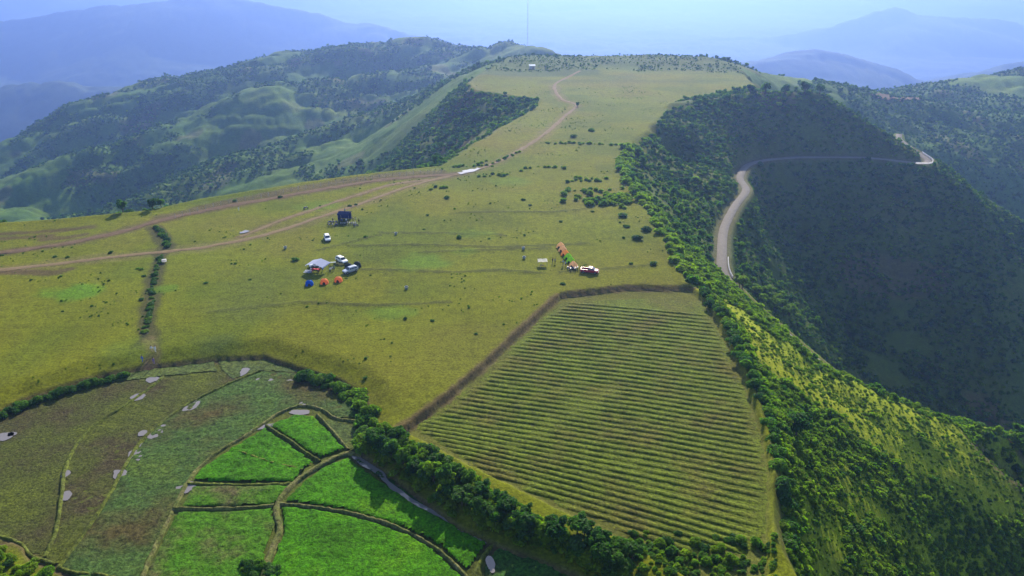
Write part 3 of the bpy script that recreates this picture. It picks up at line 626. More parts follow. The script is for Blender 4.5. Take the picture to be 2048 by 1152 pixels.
def bush_blobs(seed, wide=1.0, tall=1.0, k=5):
    r = random.Random(seed); out = [(0, 0, 0.75 * tall, 0.75 * wide, 0.75 * wide, 0.75 * tall)]
    for i in range(k):
        a = i * 6.283 / k + r.uniform(-0.5, 0.5); d = r.uniform(0.45, 0.8) * wide; s = r.uniform(0.35, 0.6)
        out.append((d * math.cos(a), d * math.sin(a), r.uniform(0.35, 0.9) * tall, s * wide, s * wide, s * tall * r.uniform(0.8, 1.2)))
    return out
def crown_blobs(seed, h0, R, k=7):
    r = random.Random(seed); out = [(0, 0, h0 + R * 0.75, R * 0.7, R * 0.7, R * 0.65)]
    for i in range(k):
        a = i * 6.283 / k * 1.6 + r.uniform(-0.4, 0.4); d = r.uniform(0.45, 0.85) * R; s = r.uniform(0.32, 0.55) * R
        out.append((d * math.cos(a), d * math.sin(a), h0 + R * r.uniform(0.15, 1.25), s, s, s * r.uniform(0.7, 1.0)))
    return out
def trunk_mesh(seed, h, R):
    r = random.Random(seed); Vs, Fs = [], []
    def tube(a, b, ra, rb, n=6):
        a, b = Vector(a), Vector(b); d = (b - a).normalized(); u = d.orthogonal().normalized(); w_ = d.cross(u); k = len(Vs)
        for c, q in ((a, ra), (b, rb)):
            for i in range(n): Vs.append(c + (u * math.cos(i * 6.283 / n) + w_ * math.sin(i * 6.283 / n)) * q)
        for i in range(n): Fs.append((k + i, k + (i + 1) % n, k + n + (i + 1) % n, k + n + i))
    m1 = (r.uniform(-0.1, 0.1), r.uniform(-0.1, 0.1), h * 0.55); tube((0, 0, -0.3), m1, 0.14, 0.11); tube(m1, (r.uniform(-.2, .2), r.uniform(-.2, .2), h * 1.05), 0.11, 0.07)
    for i in range(4):
        a = i * 1.57 + r.uniform(-.4, .4); tube((m1[0], m1[1], h * r.uniform(0.6, 0.95)), (math.cos(a) * R * .6, math.sin(a) * R * .6, h + R * r.uniform(.3, .9)), 0.06, 0.025, 5)
    me = bpy.data.meshes.new('trunk'); me.from_pydata([v[:] for v in Vs], [], Fs); me.update(); me.materials.append(M['bark']); return me
BUSH = {m: [cloud('bush', 10 + i, bush_blobs(10 + i, 1.0 + 0.1 * i, 0.85 + 0.1 * (i % 3), 5 + i % 2), 620, 0.21, True, 1, m) for i in range(4)] for m in ('leaf', 'leafdark', 'leaflight')}
BUSHM = {m: [cloud('bush_mid', 40 + i, bush_blobs(40 + i, 1.0 + 0.1 * i, 0.8, 6), 190, 0.36, True, 1, m) for i in range(3)] for m in ('leaf', 'leafdark', 'leaflight')}
CROWN = {m: [cloud('crown', 60 + i, crown_blobs(60 + i, 0.9 + 0.3 * (i % 2), 1.25, 7), 900, 0.22, True, 1, m) for i in range(4)] for m in ('leaf', 'leafdark', 'leaflight')}
TRUNK = [trunk_mesh(60 + i, 0.9 + 0.3 * (i % 2), 1.25) for i in range(4)]
CROWNM = {m: [cloud('crown_mid', 80 + i, crown_blobs(80 + i, 0.9, 1.25, 6), 280, 0.34, True, 1, m) for i in range(3)] for m in ('leaf', 'leafdark')}
rnd = random.Random(7)
PLANTED = []
ORD = {}
def nth(n):
    return '%d%s' % (n, 'th' if 10 < n % 100 < 14 else {1: 'st', 2: 'nd', 3: 'rd'}.get(n % 10, 'th'))
def ordinal(key, end):
    ORD[key] = ORD.get(key, 0) + 1; return ', %s from its %s end' % (nth(ORD[key]), end)
MASS = []
def mass(x, y, s, *a, **k): MASS.append((x, y, s))
def bush(x, y, s, label, group, mat='leaf', z=None, tall=1.0, name='bush', mid=False):
    me = rnd.choice((BUSHM if mid else BUSH)[mat]); o = link(name, me); zz = hz(x, y) if z is None else z
    o.location = (x, y, zz - 0.08 * s); o.rotation_euler[2] = rnd.uniform(0, 6.28); k = rnd.uniform(0.85, 1.15)
    o.scale = (s * k, s / k, s * tall * rnd.uniform(0.85, 1.15)); tag(o, label, 'bush', group); PLANTED.append((x, y, s)); return o
def tree(x, y, s, label, group, mat='leaf', name='tree', mid=False, tall=1.0):
    i = rnd.randrange(3 if mid else 4); e = empty(name, (x, y, hz(x, y) - 0.05), rnd.uniform(0, 6.28)); e.scale = (s, s, s * tall)
    link('trunk', TRUNK[i], None, e); link('crown', (CROWNM if mid else CROWN)[mat][i], None, e); tag(e, label, 'tree', group); PLANTED.append((x, y, s * 1.2)); return e
def walk(px, step, z=0.0):
    return resample(gpl(px, z), step)
# clipped line of low bushes on the bank above the mud terraces
for p in walk([(-30, 826), (60, 792), (130, 768), (200, 749), (250, 737)], 1.5):
    bush(p[0] + rnd.uniform(-.4, .4), p[1] + rnd.uniform(-.5, .3), rnd.uniform(0.75, 1.3), 'low bush in the hedge above the leftmost muddy terrace' + ordinal('a', 'left'), 'bank hedge bushes, left', 'leafdark')
for p in walk([(600, 737), (640, 748), (680, 762), (712, 784), (732, 812), (738, 845), (728, 872), (735, 895)], 1.0):
    for _ in range(1):
        bush(p[0] + rnd.uniform(-1.4, 1.0), p[1] + rnd.uniform(-1.3, 1.0), rnd.uniform(0.7, 1.45), 'bush in the hedge curling round the muddy terraces' + ordinal('b', 'upper left'), 'bank hedge bushes, right', rnd.choice(['leaf', 'leafdark', 'leaf']))
# tall hedge between paddies and ridged field
hl = walk([(745, 900), (790, 935), (840, 968), (900, 1008), (960, 1045), (1010, 1070), (1080, 1092), (1160, 1125), (1250, 1165)], 1.5, -2)
hu = walk([(780, 880), (840, 905), (910, 950), (1000, 1010), (1080, 1060), (1170, 1112), (1260, 1158)], 1.7, -1)
for p in hl:
    tree(p[0] + rnd.uniform(-.6, .8), p[1] + rnd.uniform(-.3, 1.2), rnd.uniform(0.8, 1.35), 'leafy tree in the hedge beside the bright paddies' + ordinal('c', 'upper left'), 'hedge trees on the paddy side', rnd.choice(['leaf', 'leafdark', 'leafdark', 'leaf']), tall=rnd.uniform(0.85, 1.3))
for p in hu:
    bush(p[0] + rnd.uniform(-1.2, .4), p[1] + rnd.uniform(-1.0, .6), rnd.uniform(0.7, 1.5), 'green bush in the hedge below the ridged field' + ordinal('d', 'upper left'), 'hedge bushes on the field side', rnd.choice(['leaf', 'leaf', 'leafdark', 'leaflight']))
for p in (hl[::2] + np.array([2.6, 1.9, 0])):
    tree(p[0] + rnd.uniform(-1, 1), p[1] + rnd.uniform(-.6, .6), rnd.uniform(0.75, 1.25), 'tree inside the hedge below the ridged field' + ordinal('e', 'upper left'), 'hedge trees in the middle', rnd.choice(['leaf', 'leafdark']))
for i in range(260):
    t = rnd.random(); a_ = hl[int(t * (len(hl) - 1))]; b_ = hu[int(min(.999, t) * (len(hu) - 1))]; q = a_ + (b_ - a_) * rnd.uniform(-0.35, 1.0)
    mass(q[0] + rnd.uniform(-.8, .8), q[1] + rnd.uniform(-.8, .8), rnd.uniform(0.5, 1.2))
for i in range(16):
    u = rnd.uniform(1478, 1582); v = 566 + (u - 1478) * 0.62 + rnd.uniform(-14, 18); q = hit(u, v)
    tree(q[0], q[1], rnd.uniform(1.0, 1.9), 'bright lime-green tree on the slope below the near end of the concrete road', 'lime-green trees', 'leaflight')
q = hit(1590, 878); tree(q[0], q[1], 1.9, 'dark rounded tree standing out right of the ridged field', None, 'leafdark')
# straggling shrubs at the foot of the ridged field
for i in range(38):
    u = rnd.uniform(1265, 1545); v = 1064 + (u - 1265) * 0.06 + abs(rnd.gauss(0, 45)); p = gp(u, min(v, 1175), -1.2)
    bush(p[0], p[1], rnd.uniform(0.35, 0.85), 'straggly green bush on the grassy foot of the ridged field', 'shrubs at the foot of the ridged field', rnd.choice(['leaf', 'leaf', 'leafdark', 'leaflight']))
# hedge down the pasture on the left
for k, p in enumerate(walk([(312, 452), (322, 464), (331, 478), (334, 494)], 1.5)):
    bush(p[0] + rnd.uniform(-.5, .5), p[1] + rnd.uniform(-1, 1), rnd.uniform(0.6, 1.0), 'bush in the short hedge above the left track' + ordinal('f', 'upper'), 'left hedge above the track', rnd.choice(['leaf', 'leafdark']), tall=0.7)
for k, p in enumerate(walk([(323, 512), (314, 540), (307, 565), (303, 600), (297, 640), (291, 668)], 1.6)):
    bush(p[0] + rnd.uniform(-.5, .4), p[1] + rnd.uniform(-1, 1), rnd.uniform(0.4, 0.85), 'low bush in the narrow hedge down the left pasture' + ordinal('g', 'upper'), 'left hedge below the track', rnd.choice(['leaf', 'leafdark']), tall=0.6)
# belt along the right-hand edge of the ridged field
for p in walk([(1398, 585), (1440, 648), (1472, 712), (1508, 790), (1532, 856), (1552, 930), (1566, 1000), (1572, 1080)], 1.9, -1):
    for o_ in (0.6, 2.6, 4.2):
        (bush if o_ < 1 else mass)(p[0] + o_ + rnd.uniform(-.6, .9), p[1] + rnd.uniform(-.8, .8), rnd.uniform(0.7, 1.5), 'bush along the right edge of the ridged field' + (ordinal('h', 'upper') if o_ < 1 else ''), 'bushes right of the ridged field', rnd.choice(['leaf', 'leafdark', 'leaf']))
# single bushes on the open pasture
for (u, v, s) in [(1245, 434, 1.7), (1292, 462, 1.4), (1274, 479, 1.3), (1254, 455, 0.8), (1306, 529, 0.9), (1262, 528, 0.6), (591, 522, 0.9), (918, 477, 0.8), (894, 397, 0.9), (1046, 401, 0.7), (1183, 262, 1.6), (1146, 275, 1.4), (1122, 445, 0.6), (253, 412, 2.0), (1300, 430, 0.8), (862, 380, 0.7), (1060, 412, 0.6), (1185, 425, 0.6),
        (500, 560, 0.4), (412, 567, 0.5), (283, 538, 0.6), (275, 537, 0.5), (222, 505, 0.7), (135, 514, 0.5), (110, 513, 0.5), (700, 412, 0.7), (712, 410, 0.6), (62, 560, 0.4), (288, 552, 0.5), (283, 600, 0.6), (865, 642, 0.5), (730, 752, 0.5), (952, 668, 0.4), (1126, 568, 0.6), (640, 412, 0.4), (855, 432, 0.5), (848, 460, 0.4), (560, 395, 0.8), (470, 402, 0.7)]:
    p = gp(u, v); bush(p[0], p[1], s, 'small dark bush standing by itself on the open grass of the plateau', 'lone bushes on the pasture', rnd.choice(['leaf', 'leafdark']), tall=0.7, name='lone_bush', mid=s < 0.65)
# thicket where the plateau breaks away on the right, and the trees on the far left scarp
edge_pts = walk([(1252, 292), (1243, 330), (1262, 372), (1292, 412), (1332, 480), (1376, 560)], 2.4)
for p in edge_pts:
    for o_ in (0.0, 3.0):
        mass(p[0] + o_ + rnd.uniform(-1.5, 1.5), p[1] + rnd.uniform(-1.2, 1.2), rnd.uniform(0.9, 1.9), 'dense green bush on the rim where the plateau drops to the concrete road', 'bushes on the right rim', rnd.choice(['leaf', 'leafdark']), mid=True)
for i in range(60):
    u = 1262 - abs(rnd.gauss(0, 48)); p = gp(u, 402 + rnd.gauss(0, 6) - (1262 - u) * 0.02)
    mass(p[0], p[1], rnd.uniform(0.7, 1.4), 'green bush in the thicket reaching onto the pasture from the right rim', 'thicket on the pasture', rnd.choice(['leaf', 'leafdark']), mid=True)
for i in range(26):
    u = 1130 + rnd.random() * 125; p = gp(u, rnd.choice([357, 362, 382]) + rnd.gauss(0, 2))
    mass(p[0], p[1], rnd.uniform(0.5, 1.0), 'low bush in the broken rows behind the rim thicket on the pasture', 'broken bush rows on the pasture', 'leaf', mid=True)
for (a, b, n) in [((1090, 287), (1250, 290), 34), ((905, 334), (985, 330), 14), ((985, 328), (1040, 304), 14), ((945, 333), (975, 322), 8), ((1000, 352), (1060, 336), 9), ((860, 377), (900, 375), 6), ((955, 353), (1000, 350), 6), ((1075, 334), (1135, 336), 8)]:
    for i in range(n):
        t = rnd.random(); p = gp(a[0] + (b[0] - a[0]) * t, a[1] + (b[1] - a[1]) * t + rnd.gauss(0, 1.0))
        mass(p[0], p[1], rnd.uniform(0.4, 0.85), {1090: 'dark bush in the straight hedge crossing the plateau between two pastures'}.get(a[0], 'low bush in a short row beside the winding dirt track'), {1090: 'cross hedge'}.get(a[0], 'bush rows by the track'), 'leafdark', tall=0.7, mid=True)
for (u, v, s) in [(1155, 213, 0.9), (1500, 188, 2.0), (1530, 186, 2.4), (1570, 183, 2.0), (1610, 183, 2.4), (1640, 184, 2.2)]:
    p = gy(u, v, 449 if u < 1300 else 462)
    if u < 1300: p = gp(u, v)
    tree(p[0], p[1], s, 'dark tree on the skyline of the spur above the concrete road' if u > 1300 else 'dark round tree at the bend of the far dirt track', 'spur trees' if u > 1300 else None, 'leafdark', mid=True)
for i in range(46):
    t = i / 45.0; u = 790 + t * 230 + rnd.gauss(0, 7); v = 322 - t * 112 + rnd.gauss(0, 5); p = hit(u, v)
    tree(p[0], p[1], rnd.uniform(0.6, 1.2), 'dark tree on the scarp beside the winding track' + ordinal('i', 'near'), 'trees on the left scarp', 'leafdark', mid=True)
p = gp(250, 424); 
for u, v, s in [(246, 424, 1.6), (306, 418, 1.3), (322, 412, 1.2)]:
    p = gp(u, v); tree(p[0], p[1], s, 'small dark tree on the left rim of the plateau against the valley', 'left rim trees', 'leafdark', mid=True)
for i in range(18):
    u = rnd.uniform(-10, 105); v = rnd.uniform(1098 + u * 0.35, 1180); p = gp(u, v, -0.5)
    bush(p[0], p[1], rnd.uniform(0.5, 1.0), 'yellow-green bush on the mound in the bottom left corner', 'bushes on the corner mound', rnd.choice(['leaf', 'leaflight', 'leaflight']))
for i in range(12):
    u = rnd.uniform(480, 565); p = gp(u, rnd.uniform(1132, 1165), -2.5)
    bush(p[0], p[1], rnd.uniform(0.5, 0.9), 'leafy bush at the bottom end of the tan bund path', 'bushes at the bund foot', 'leaf')

# everything on the slopes that nobody could count
def scatter(name, pts, sc, protos, seed, label):
    rg = np.random.default_rng(seed); n = len(pts)
    pc = bpy.data.collections.new(name + '_kinds')
    for m_ in protos:
        o = bpy.data.objects.new(m_.name + '_kind', m_); pc.objects.link(o)
    me = bpy.data.meshes.new(name); me.vertices.add(n); me.vertices.foreach_set('co', np.asarray(pts, np.float32).ravel())
    def at(nm, ty, val, key):
        a = me.attributes.new(nm, ty, 'POINT'); a.data.foreach_set(key, np.asarray(val).ravel())
    tall = rg.uniform(0.75, 1.25, n)
    at('scl', 'FLOAT_VECTOR', np.stack([sc, sc * rg.uniform(.85, 1.15, n), sc * tall], 1).astype(np.float32), 'vector')
    at('rot', 'FLOAT_VECTOR', np.stack([rg.normal(0, .12, n), rg.normal(0, .12, n), rg.uniform(0, 6.28, n)], 1).astype(np.float32), 'vector')
    at('idx', 'INT', rg.integers(0, len(protos), n).astype(np.int32), 'value')
    o = link(name, me); tag(o, kind='stuff', label=label, cat='undergrowth')
    g = bpy.data.node_groups.new(name, 'GeometryNodeTree')
    g.interface.new_socket('Geometry', in_out='INPUT', socket_type='NodeSocketGeometry'); g.interface.new_socket('Geometry', in_out='OUTPUT', socket_type='NodeSocketGeometry')
    gi = g.nodes.new('NodeGroupInput'); go = g.nodes.new('NodeGroupOutput'); ip = g.nodes.new('GeometryNodeInstanceOnPoints')
    ci = g.nodes.new('GeometryNodeCollectionInfo'); ci.inputs['Collection'].default_value = pc; ci.inputs['Separate Children'].default_value = True; ci.inputs['Reset Children'].default_value = True
    def na(nm, ty):
        q = g.nodes.new('GeometryNodeInputNamedAttribute'); q.data_type = ty; q.inputs[0].default_value = nm; return q.outputs[0]
    L = g.links.new
    L(gi.outputs[0], ip.inputs['Points']); L(ci.outputs[0], ip.inputs['Instance']); ip.inputs['Pick Instance'].default_value = True
    L(na('idx', 'INT'), ip.inputs['Instance Index']); L(na('scl', 'FLOAT_VECTOR'), ip.inputs['Scale'])
    er = g.nodes.new('FunctionNodeEulerToRotation'); L(na('rot', 'FLOAT_VECTOR'), er.inputs[0]); L(er.outputs[0], ip.inputs['Rotation'])
    L(ip.outputs[0], go.inputs[0]); md = o.modifiers.new('scatter', 'NODES'); md.node_group = g; return o
def slope_pts(seed, r0, r1, dens, cut_, clump=26):
    rg = np.random.default_rng(seed); n = int(0.5 * (r1 * r1 - r0 * r0) * rad(80) * dens)
    r = np.sqrt(rg.uniform(r0 * r0, r1 * r1, n)); a = rg.uniform(-rad(41), rad(44), n); x = r * np.sin(a); y = r * np.cos(a)
    sd = poly_sd(x, y, PLATEAU); d, _ = line_d(x, y, ROAD)
    g, _ = line_d(x, y, np.array([gp(*q) for q in [(1450, 618, -2), (1510, 668, -5), (1600, 728, -12.5), (1700, 805, -22.5), (1800, 860, -31), (1900, 900, -40), (2048, 955, -53)]]))
    sc_, _ = line_d(x, y, np.array([gp(*q) for q in [(1960, 985, -64), (2048, 1040, -76), (2100, 1090, -85)]]))
    m = vnoise(x / clump, y / clump, seed) * .6 + vnoise(x / clump * 2.9, y / clump * 2.9, seed + 1) * .4
    m = np.where((x > 0.40 * y) & (y > 470) & (y < 790) & (r > 560), m * 0.5 + 0.42, m)
    hill = (sd > -1) & (y > 572 + 14 * vnoise(x / 30, y / 30, 88)) & (vnoise(x / 40, y / 25, 85) * .6 + vnoise(x / 9, y / 9, 86) * .4 > 0.34)
    m = np.where(hill, 0.9, m)
    q_ = rg.random(n); band = sstep(9, 17, g + 6 * (vnoise(x / 7, y / 7, seed + 5) - .5)); band = np.where(r < 400, band, 1.0)
    rim = (sd < -12) | (x > -40) | (y > 345) | (r > 600)
    ok = ((sd < -1.0) | hill) & rim & (d > 4.6) & (m > cut_) & (q_ < 0.035 + 0.965 * band) & ((sc_ > 6) | (rg.random(n) < 0.25))
    x, y = x[ok], y[ok]; return np.stack([x, y, height(x, y) - 0.1], 1), hill[ok]
S1, m1 = slope_pts(501, 60, 240, 0.95, 0.29)
rgs = np.random.default_rng(9)
MA = np.array(MASS)
S1 = np.vstack([S1, np.column_stack([MA[:, :2], height(MA[:, 0], MA[:, 1]) - 0.1])])
n1_ = len(S1) - len(MA); big = rgs.random(n1_) < 0.03
sc1 = np.concatenate([np.where(big, rgs.uniform(0.8, 1.5, n1_), rgs.gamma(4, 0.095, n1_) + 0.18), MA[:, 2]])
scatter('undergrowth', S1, sc1, BUSHM['leaf'][:2] + BUSHM['leaflight'] * 3 + BUSH['leaflight'][:2], 601, 'thick green undergrowth covering the near spur and the rim of the plateau')  # mostly pale leaves, so the lit look comes from leaf colour
S1b, _m = slope_pts(511, 60, 240, 0.9, 0.0)
scatter('low_scrub', S1b, rgs.gamma(4, 0.045, len(S1b)) + 0.12, BUSHM['leaf'][:1] + BUSHM['leaflight'], 604, 'low green scrub between the bushes of the near spur')
FT = [gp(rnd.uniform(1150, 1550), 1085 + abs(rnd.gauss(0, 40)), -1.2) for _ in range(420)]; FT = np.array([q for q in FT if q[1] > 62 and poly_sd(np.array([q[0]]), np.array([q[1]]), inner)[0] < -0.5 and poly_sd(np.array([q[0]]), np.array([q[1]]), PADDY)[0] < -1])
scatter('low_scrub', np.column_stack([FT[:, :2], height(FT[:, 0], FT[:, 1]) - 0.05]), rgs.gamma(3, 0.07, len(FT)) + 0.12, BUSHM['leaf'] + BUSHM['leaflight'][:1], 609, 'low scrub on the grass at the foot of the ridged field')
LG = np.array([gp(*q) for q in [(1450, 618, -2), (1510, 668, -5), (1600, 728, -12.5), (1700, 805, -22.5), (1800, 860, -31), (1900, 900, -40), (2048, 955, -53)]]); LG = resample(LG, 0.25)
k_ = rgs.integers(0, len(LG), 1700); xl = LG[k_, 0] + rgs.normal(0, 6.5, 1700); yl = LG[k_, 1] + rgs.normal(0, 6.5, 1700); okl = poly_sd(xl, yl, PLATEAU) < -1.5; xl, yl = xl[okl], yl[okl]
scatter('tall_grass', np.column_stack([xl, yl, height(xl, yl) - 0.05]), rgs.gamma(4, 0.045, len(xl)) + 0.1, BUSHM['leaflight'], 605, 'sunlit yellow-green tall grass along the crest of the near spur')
S2, m2 = slope_pts(502, 240, 560, 0.34, 0.30)
scatter('undergrowth', S2, np.where(rgs.random(len(S2)) < 0.08, rgs.uniform(0.9, 1.5, len(S2)), rgs.gamma(4, 0.09, len(S2)) + 0.25), BUSHM['leaf'] * 2 + BUSHM['leafdark'] + BUSHM['leaflight'] + CROWNM['leaf'][:2], 602, 'dense bushes and low trees on the steep slopes round the concrete road')
S3, m3 = slope_pts(503, 560, 1500, 0.11, 0.51, 75)
scatter('forest', S3, (rgs.gamma(4, 0.11, len(S3)) + 0.28) * np.where(m3, 0.55, 1.0), CROWNM['leafdark'] + CROWNM['leaf'] + BUSHM['leafdark'][:1] + BUSHM['leaf'], 603, 'patchy forest on the far hillsides')
def tuft_pts():
    rg = np.random.default_rng(77); n = 26000; r = np.sqrt(rg.uniform(95 ** 2, 520 ** 2, n)); a = rg.uniform(-rad(38), rad(38), n); x = r * np.sin(a); y = r * np.cos(a)
    m = (poly_sd(x, y, PLATEAU) > 2) & (poly_sd(x, y, PADDY) < -2) & (poly_sd(x, y, FIELD) < -1.5)
    cl = vnoise(x / 16, y / 10, 301) * .6 + vnoise(x / 5, y / 3, 302) * .4; m &= cl > 0.67
    for t_ in (TRACK1, TRACK2): m &= line_d(x, y, t_)[0] > 2.2
    x, y = x[m], y[m]; return np.column_stack([x, y, height(x, y) - 0.03])
T1 = tuft_pts(); scatter('grass_tufts', T1, rgs.gamma(3, 0.035, len(T1)) + 0.07, BUSHM['leaf'] + BUSHM['leafdark'][:1], 607, 'scattered dark tufts of taller grass on the pasture')
print('scattered', len(T1), len(S1), len(S2), len(S3), 'planted', len(PLANTED))
# ------------------------------------------------------------------ things: vehicles, tents, people ...
for nm, c, r_, s_, mtl in [('white_paint', (0.78, 0.79, 0.80), 0.25, 0.5, 0), ('silver_paint', (0.42, 0.45, 0.52), 0.25, 0.5, 0.3), ('red_paint', (0.36, 0.025, 0.05), 0.25, 0.5, 0), ('rubber', (0.02, 0.02, 0.02), 0.8, 0.2, 0),
        ('steel', (0.35, 0.35, 0.36), 0.35, 0.5, 0.8), ('lamp_white', (0.8, 0.8, 0.75), 0.1, 0.5, 0), ('lamp_red', (0.4, 0.02, 0.02), 0.2, 0.5, 0), ('black_trim', (0.025, 0.025, 0.028), 0.5, 0.4, 0),
        ('tent_blue', (0.02, 0.16, 0.62), 0.7, 0.2, 0), ('tent_orange', (0.92, 0.36, 0.14), 0.7, 0.2, 0), ('tent_tan', (0.95, 0.66, 0.38), 0.7, 0.2, 0), ('tent_green', (0.42, 0.74, 0.06), 0.7, 0.2, 0), ('tent_amber', (0.95, 0.50, 0.16), 0.7, 0.2, 0), ('tent_dark', (0.07, 0.09, 0.08), 0.7, 0.2, 0),
        ('tarp_pale', (0.62, 0.66, 0.84), 0.6, 0.3, 0), ('tarp_white', (0.82, 0.80, 0.80), 0.6, 0.3, 0), ('tarp_navy', (0.03, 0.05, 0.16), 0.6, 0.3, 0), ('cloth_red', (0.45, 0.03, 0.05), 0.8, 0.2, 0), ('concrete_post', (0.32, 0.31, 0.28), 0.9, 0.1, 0),
        ('bin_grey', (0.20, 0.25, 0.25), 0.6, 0.3, 0), ('wood', (0.25, 0.16, 0.08), 0.8, 0.2, 0), ('crate_yellow', (0.62, 0.45, 0.12), 0.7, 0.2, 0), ('roof_metal', (0.70, 0.74, 0.80), 0.4, 0.5, 0), ('plaster', (0.55, 0.52, 0.45), 0.9, 0.1, 0), ('hair', (0.015, 0.012, 0.01), 0.6, 0.3, 0), ('bike_blue', (0.03, 0.05, 0.22), 0.4, 0.5, 0), ('bike_white', (0.6, 0.6, 0.62), 0.4, 0.5, 0), ('mast_red', (0.35, 0.08, 0.06), 0.6, 0.3, 0)]:
    M[nm] = cloth_mat(nm, c) if nm[:4] in ('tent', 'tarp') else simple_mat(nm, c, r_, s_, mtl)
def _glass():
    m, nt, out = new_mat('dark_glass'); p = principled(nt, out, (0.03, 0.04, 0.055), 0.06, 0.6); return m
M['glass'] = _glass()
def prism(name, outline, w0, w1, mat, parent, loc=(0, 0, 0), bev=0.04, rz=None):
    """side outline (x, z, s): each point carries its own half-width"""
    bm = bmesh.new(); L = []; R = []
    for x, z, hw in outline: L.append(bm.verts.new((x, hw, z))); R.append(bm.verts.new((x, -hw, z)))
    n = len(outline); bm.faces.new(L); bm.faces.new(R[::-1])
    for i in range(n): bm.faces.new((L[i], R[i], R[(i + 1) % n], L[(i + 1) % n]))
    bmesh.ops.recalc_face_normals(bm, faces=bm.faces)
    if bev: bmesh.ops.bevel(bm, geom=bm.edges[:], offset=bev, segments=2, affect='EDGES', profile=0.6)
    return link(name, bm_mesh(name, bm, True), M[mat], parent, loc, rz)
def quad(name, pts, mat, parent, thick=0.015):
    bm = bmesh.new(); vs = [bm.verts.new(p) for p in pts]; f = bm.faces.new(vs); bm.normal_update()
    r = bmesh.ops.solidify(bm, geom=[f], thickness=thick); return link(name, bm_mesh(name, bm), M[mat], parent)
def box_(name, sx, sy, sz, mat, parent, loc, bev=0.02, rz=None):
    bm = bmesh.new(); bmesh.ops.create_cube(bm, size=1); bmesh.ops.scale(bm, vec=(sx, sy, sz), verts=bm.verts)
    if bev: bmesh.ops.bevel(bm, geom=bm.edges[:], offset=bev, segments=1, affect='EDGES')
    return link(name, bm_mesh(name, bm), M[mat], parent, loc, rz)
def tubes(name, segs, mat, parent, n=6):
    Vs, Fs = [], []
    for a, b, ra, rb in segs:
        a, b = Vector(a), Vector(b); d = (b - a).normalized(); u = d.orthogonal().normalized(); w_ = d.cross(u); k = len(Vs)
        for c, q in ((a, ra), (b, rb)):
            for i in range(n): Vs.append((c + (u * math.cos(i * 6.2832 / n) + w_ * math.sin(i * 6.2832 / n)) * q)[:])
        for i in range(n): Fs.append((k + i, k + (i + 1) % n, k + n + (i + 1) % n, k + n + i))
        Fs.append(tuple(range(k, k + n))[::-1]); Fs.append(tuple(range(k + n, k + 2 * n)))
    me = bpy.data.meshes.new(name); me.from_pydata(Vs, [], Fs); me.update(); return link(name, me, M[mat], parent)
def ring_wheel(parent, loc, R, wd, rimmat='steel'):
    bm = bmesh.new(); n = 18; prof = [(R * 0.62, -wd / 2), (R * 0.95, -wd / 2), (R, -wd * 0.3), (R, wd * 0.3), (R * 0.95, wd / 2), (R * 0.62, wd / 2)]
    rows = [[bm.verts.new((q * math.cos(i * 6.2832 / n), y, q * math.sin(i * 6.2832 / n))) for q, y in prof] for i in range(n)]
    for i in range(n):
        for j in range(len(prof)): bm.faces.new((rows[i][j], rows[i][(j + 1) % 6], rows[(i + 1) % n][(j + 1) % 6], rows[(i + 1) % n][j]))
    bmesh.ops.recalc_face_normals(bm, faces=bm.faces)
    w_ = link('wheel', bm_mesh('wheel', bm, True), M['rubber'], parent, loc)
    tubes('rim', [((0, -wd * 0.36, 0), (0, wd * 0.36, 0), R * 0.63, R * 0.63)], rimmat, w_, 12); return w_
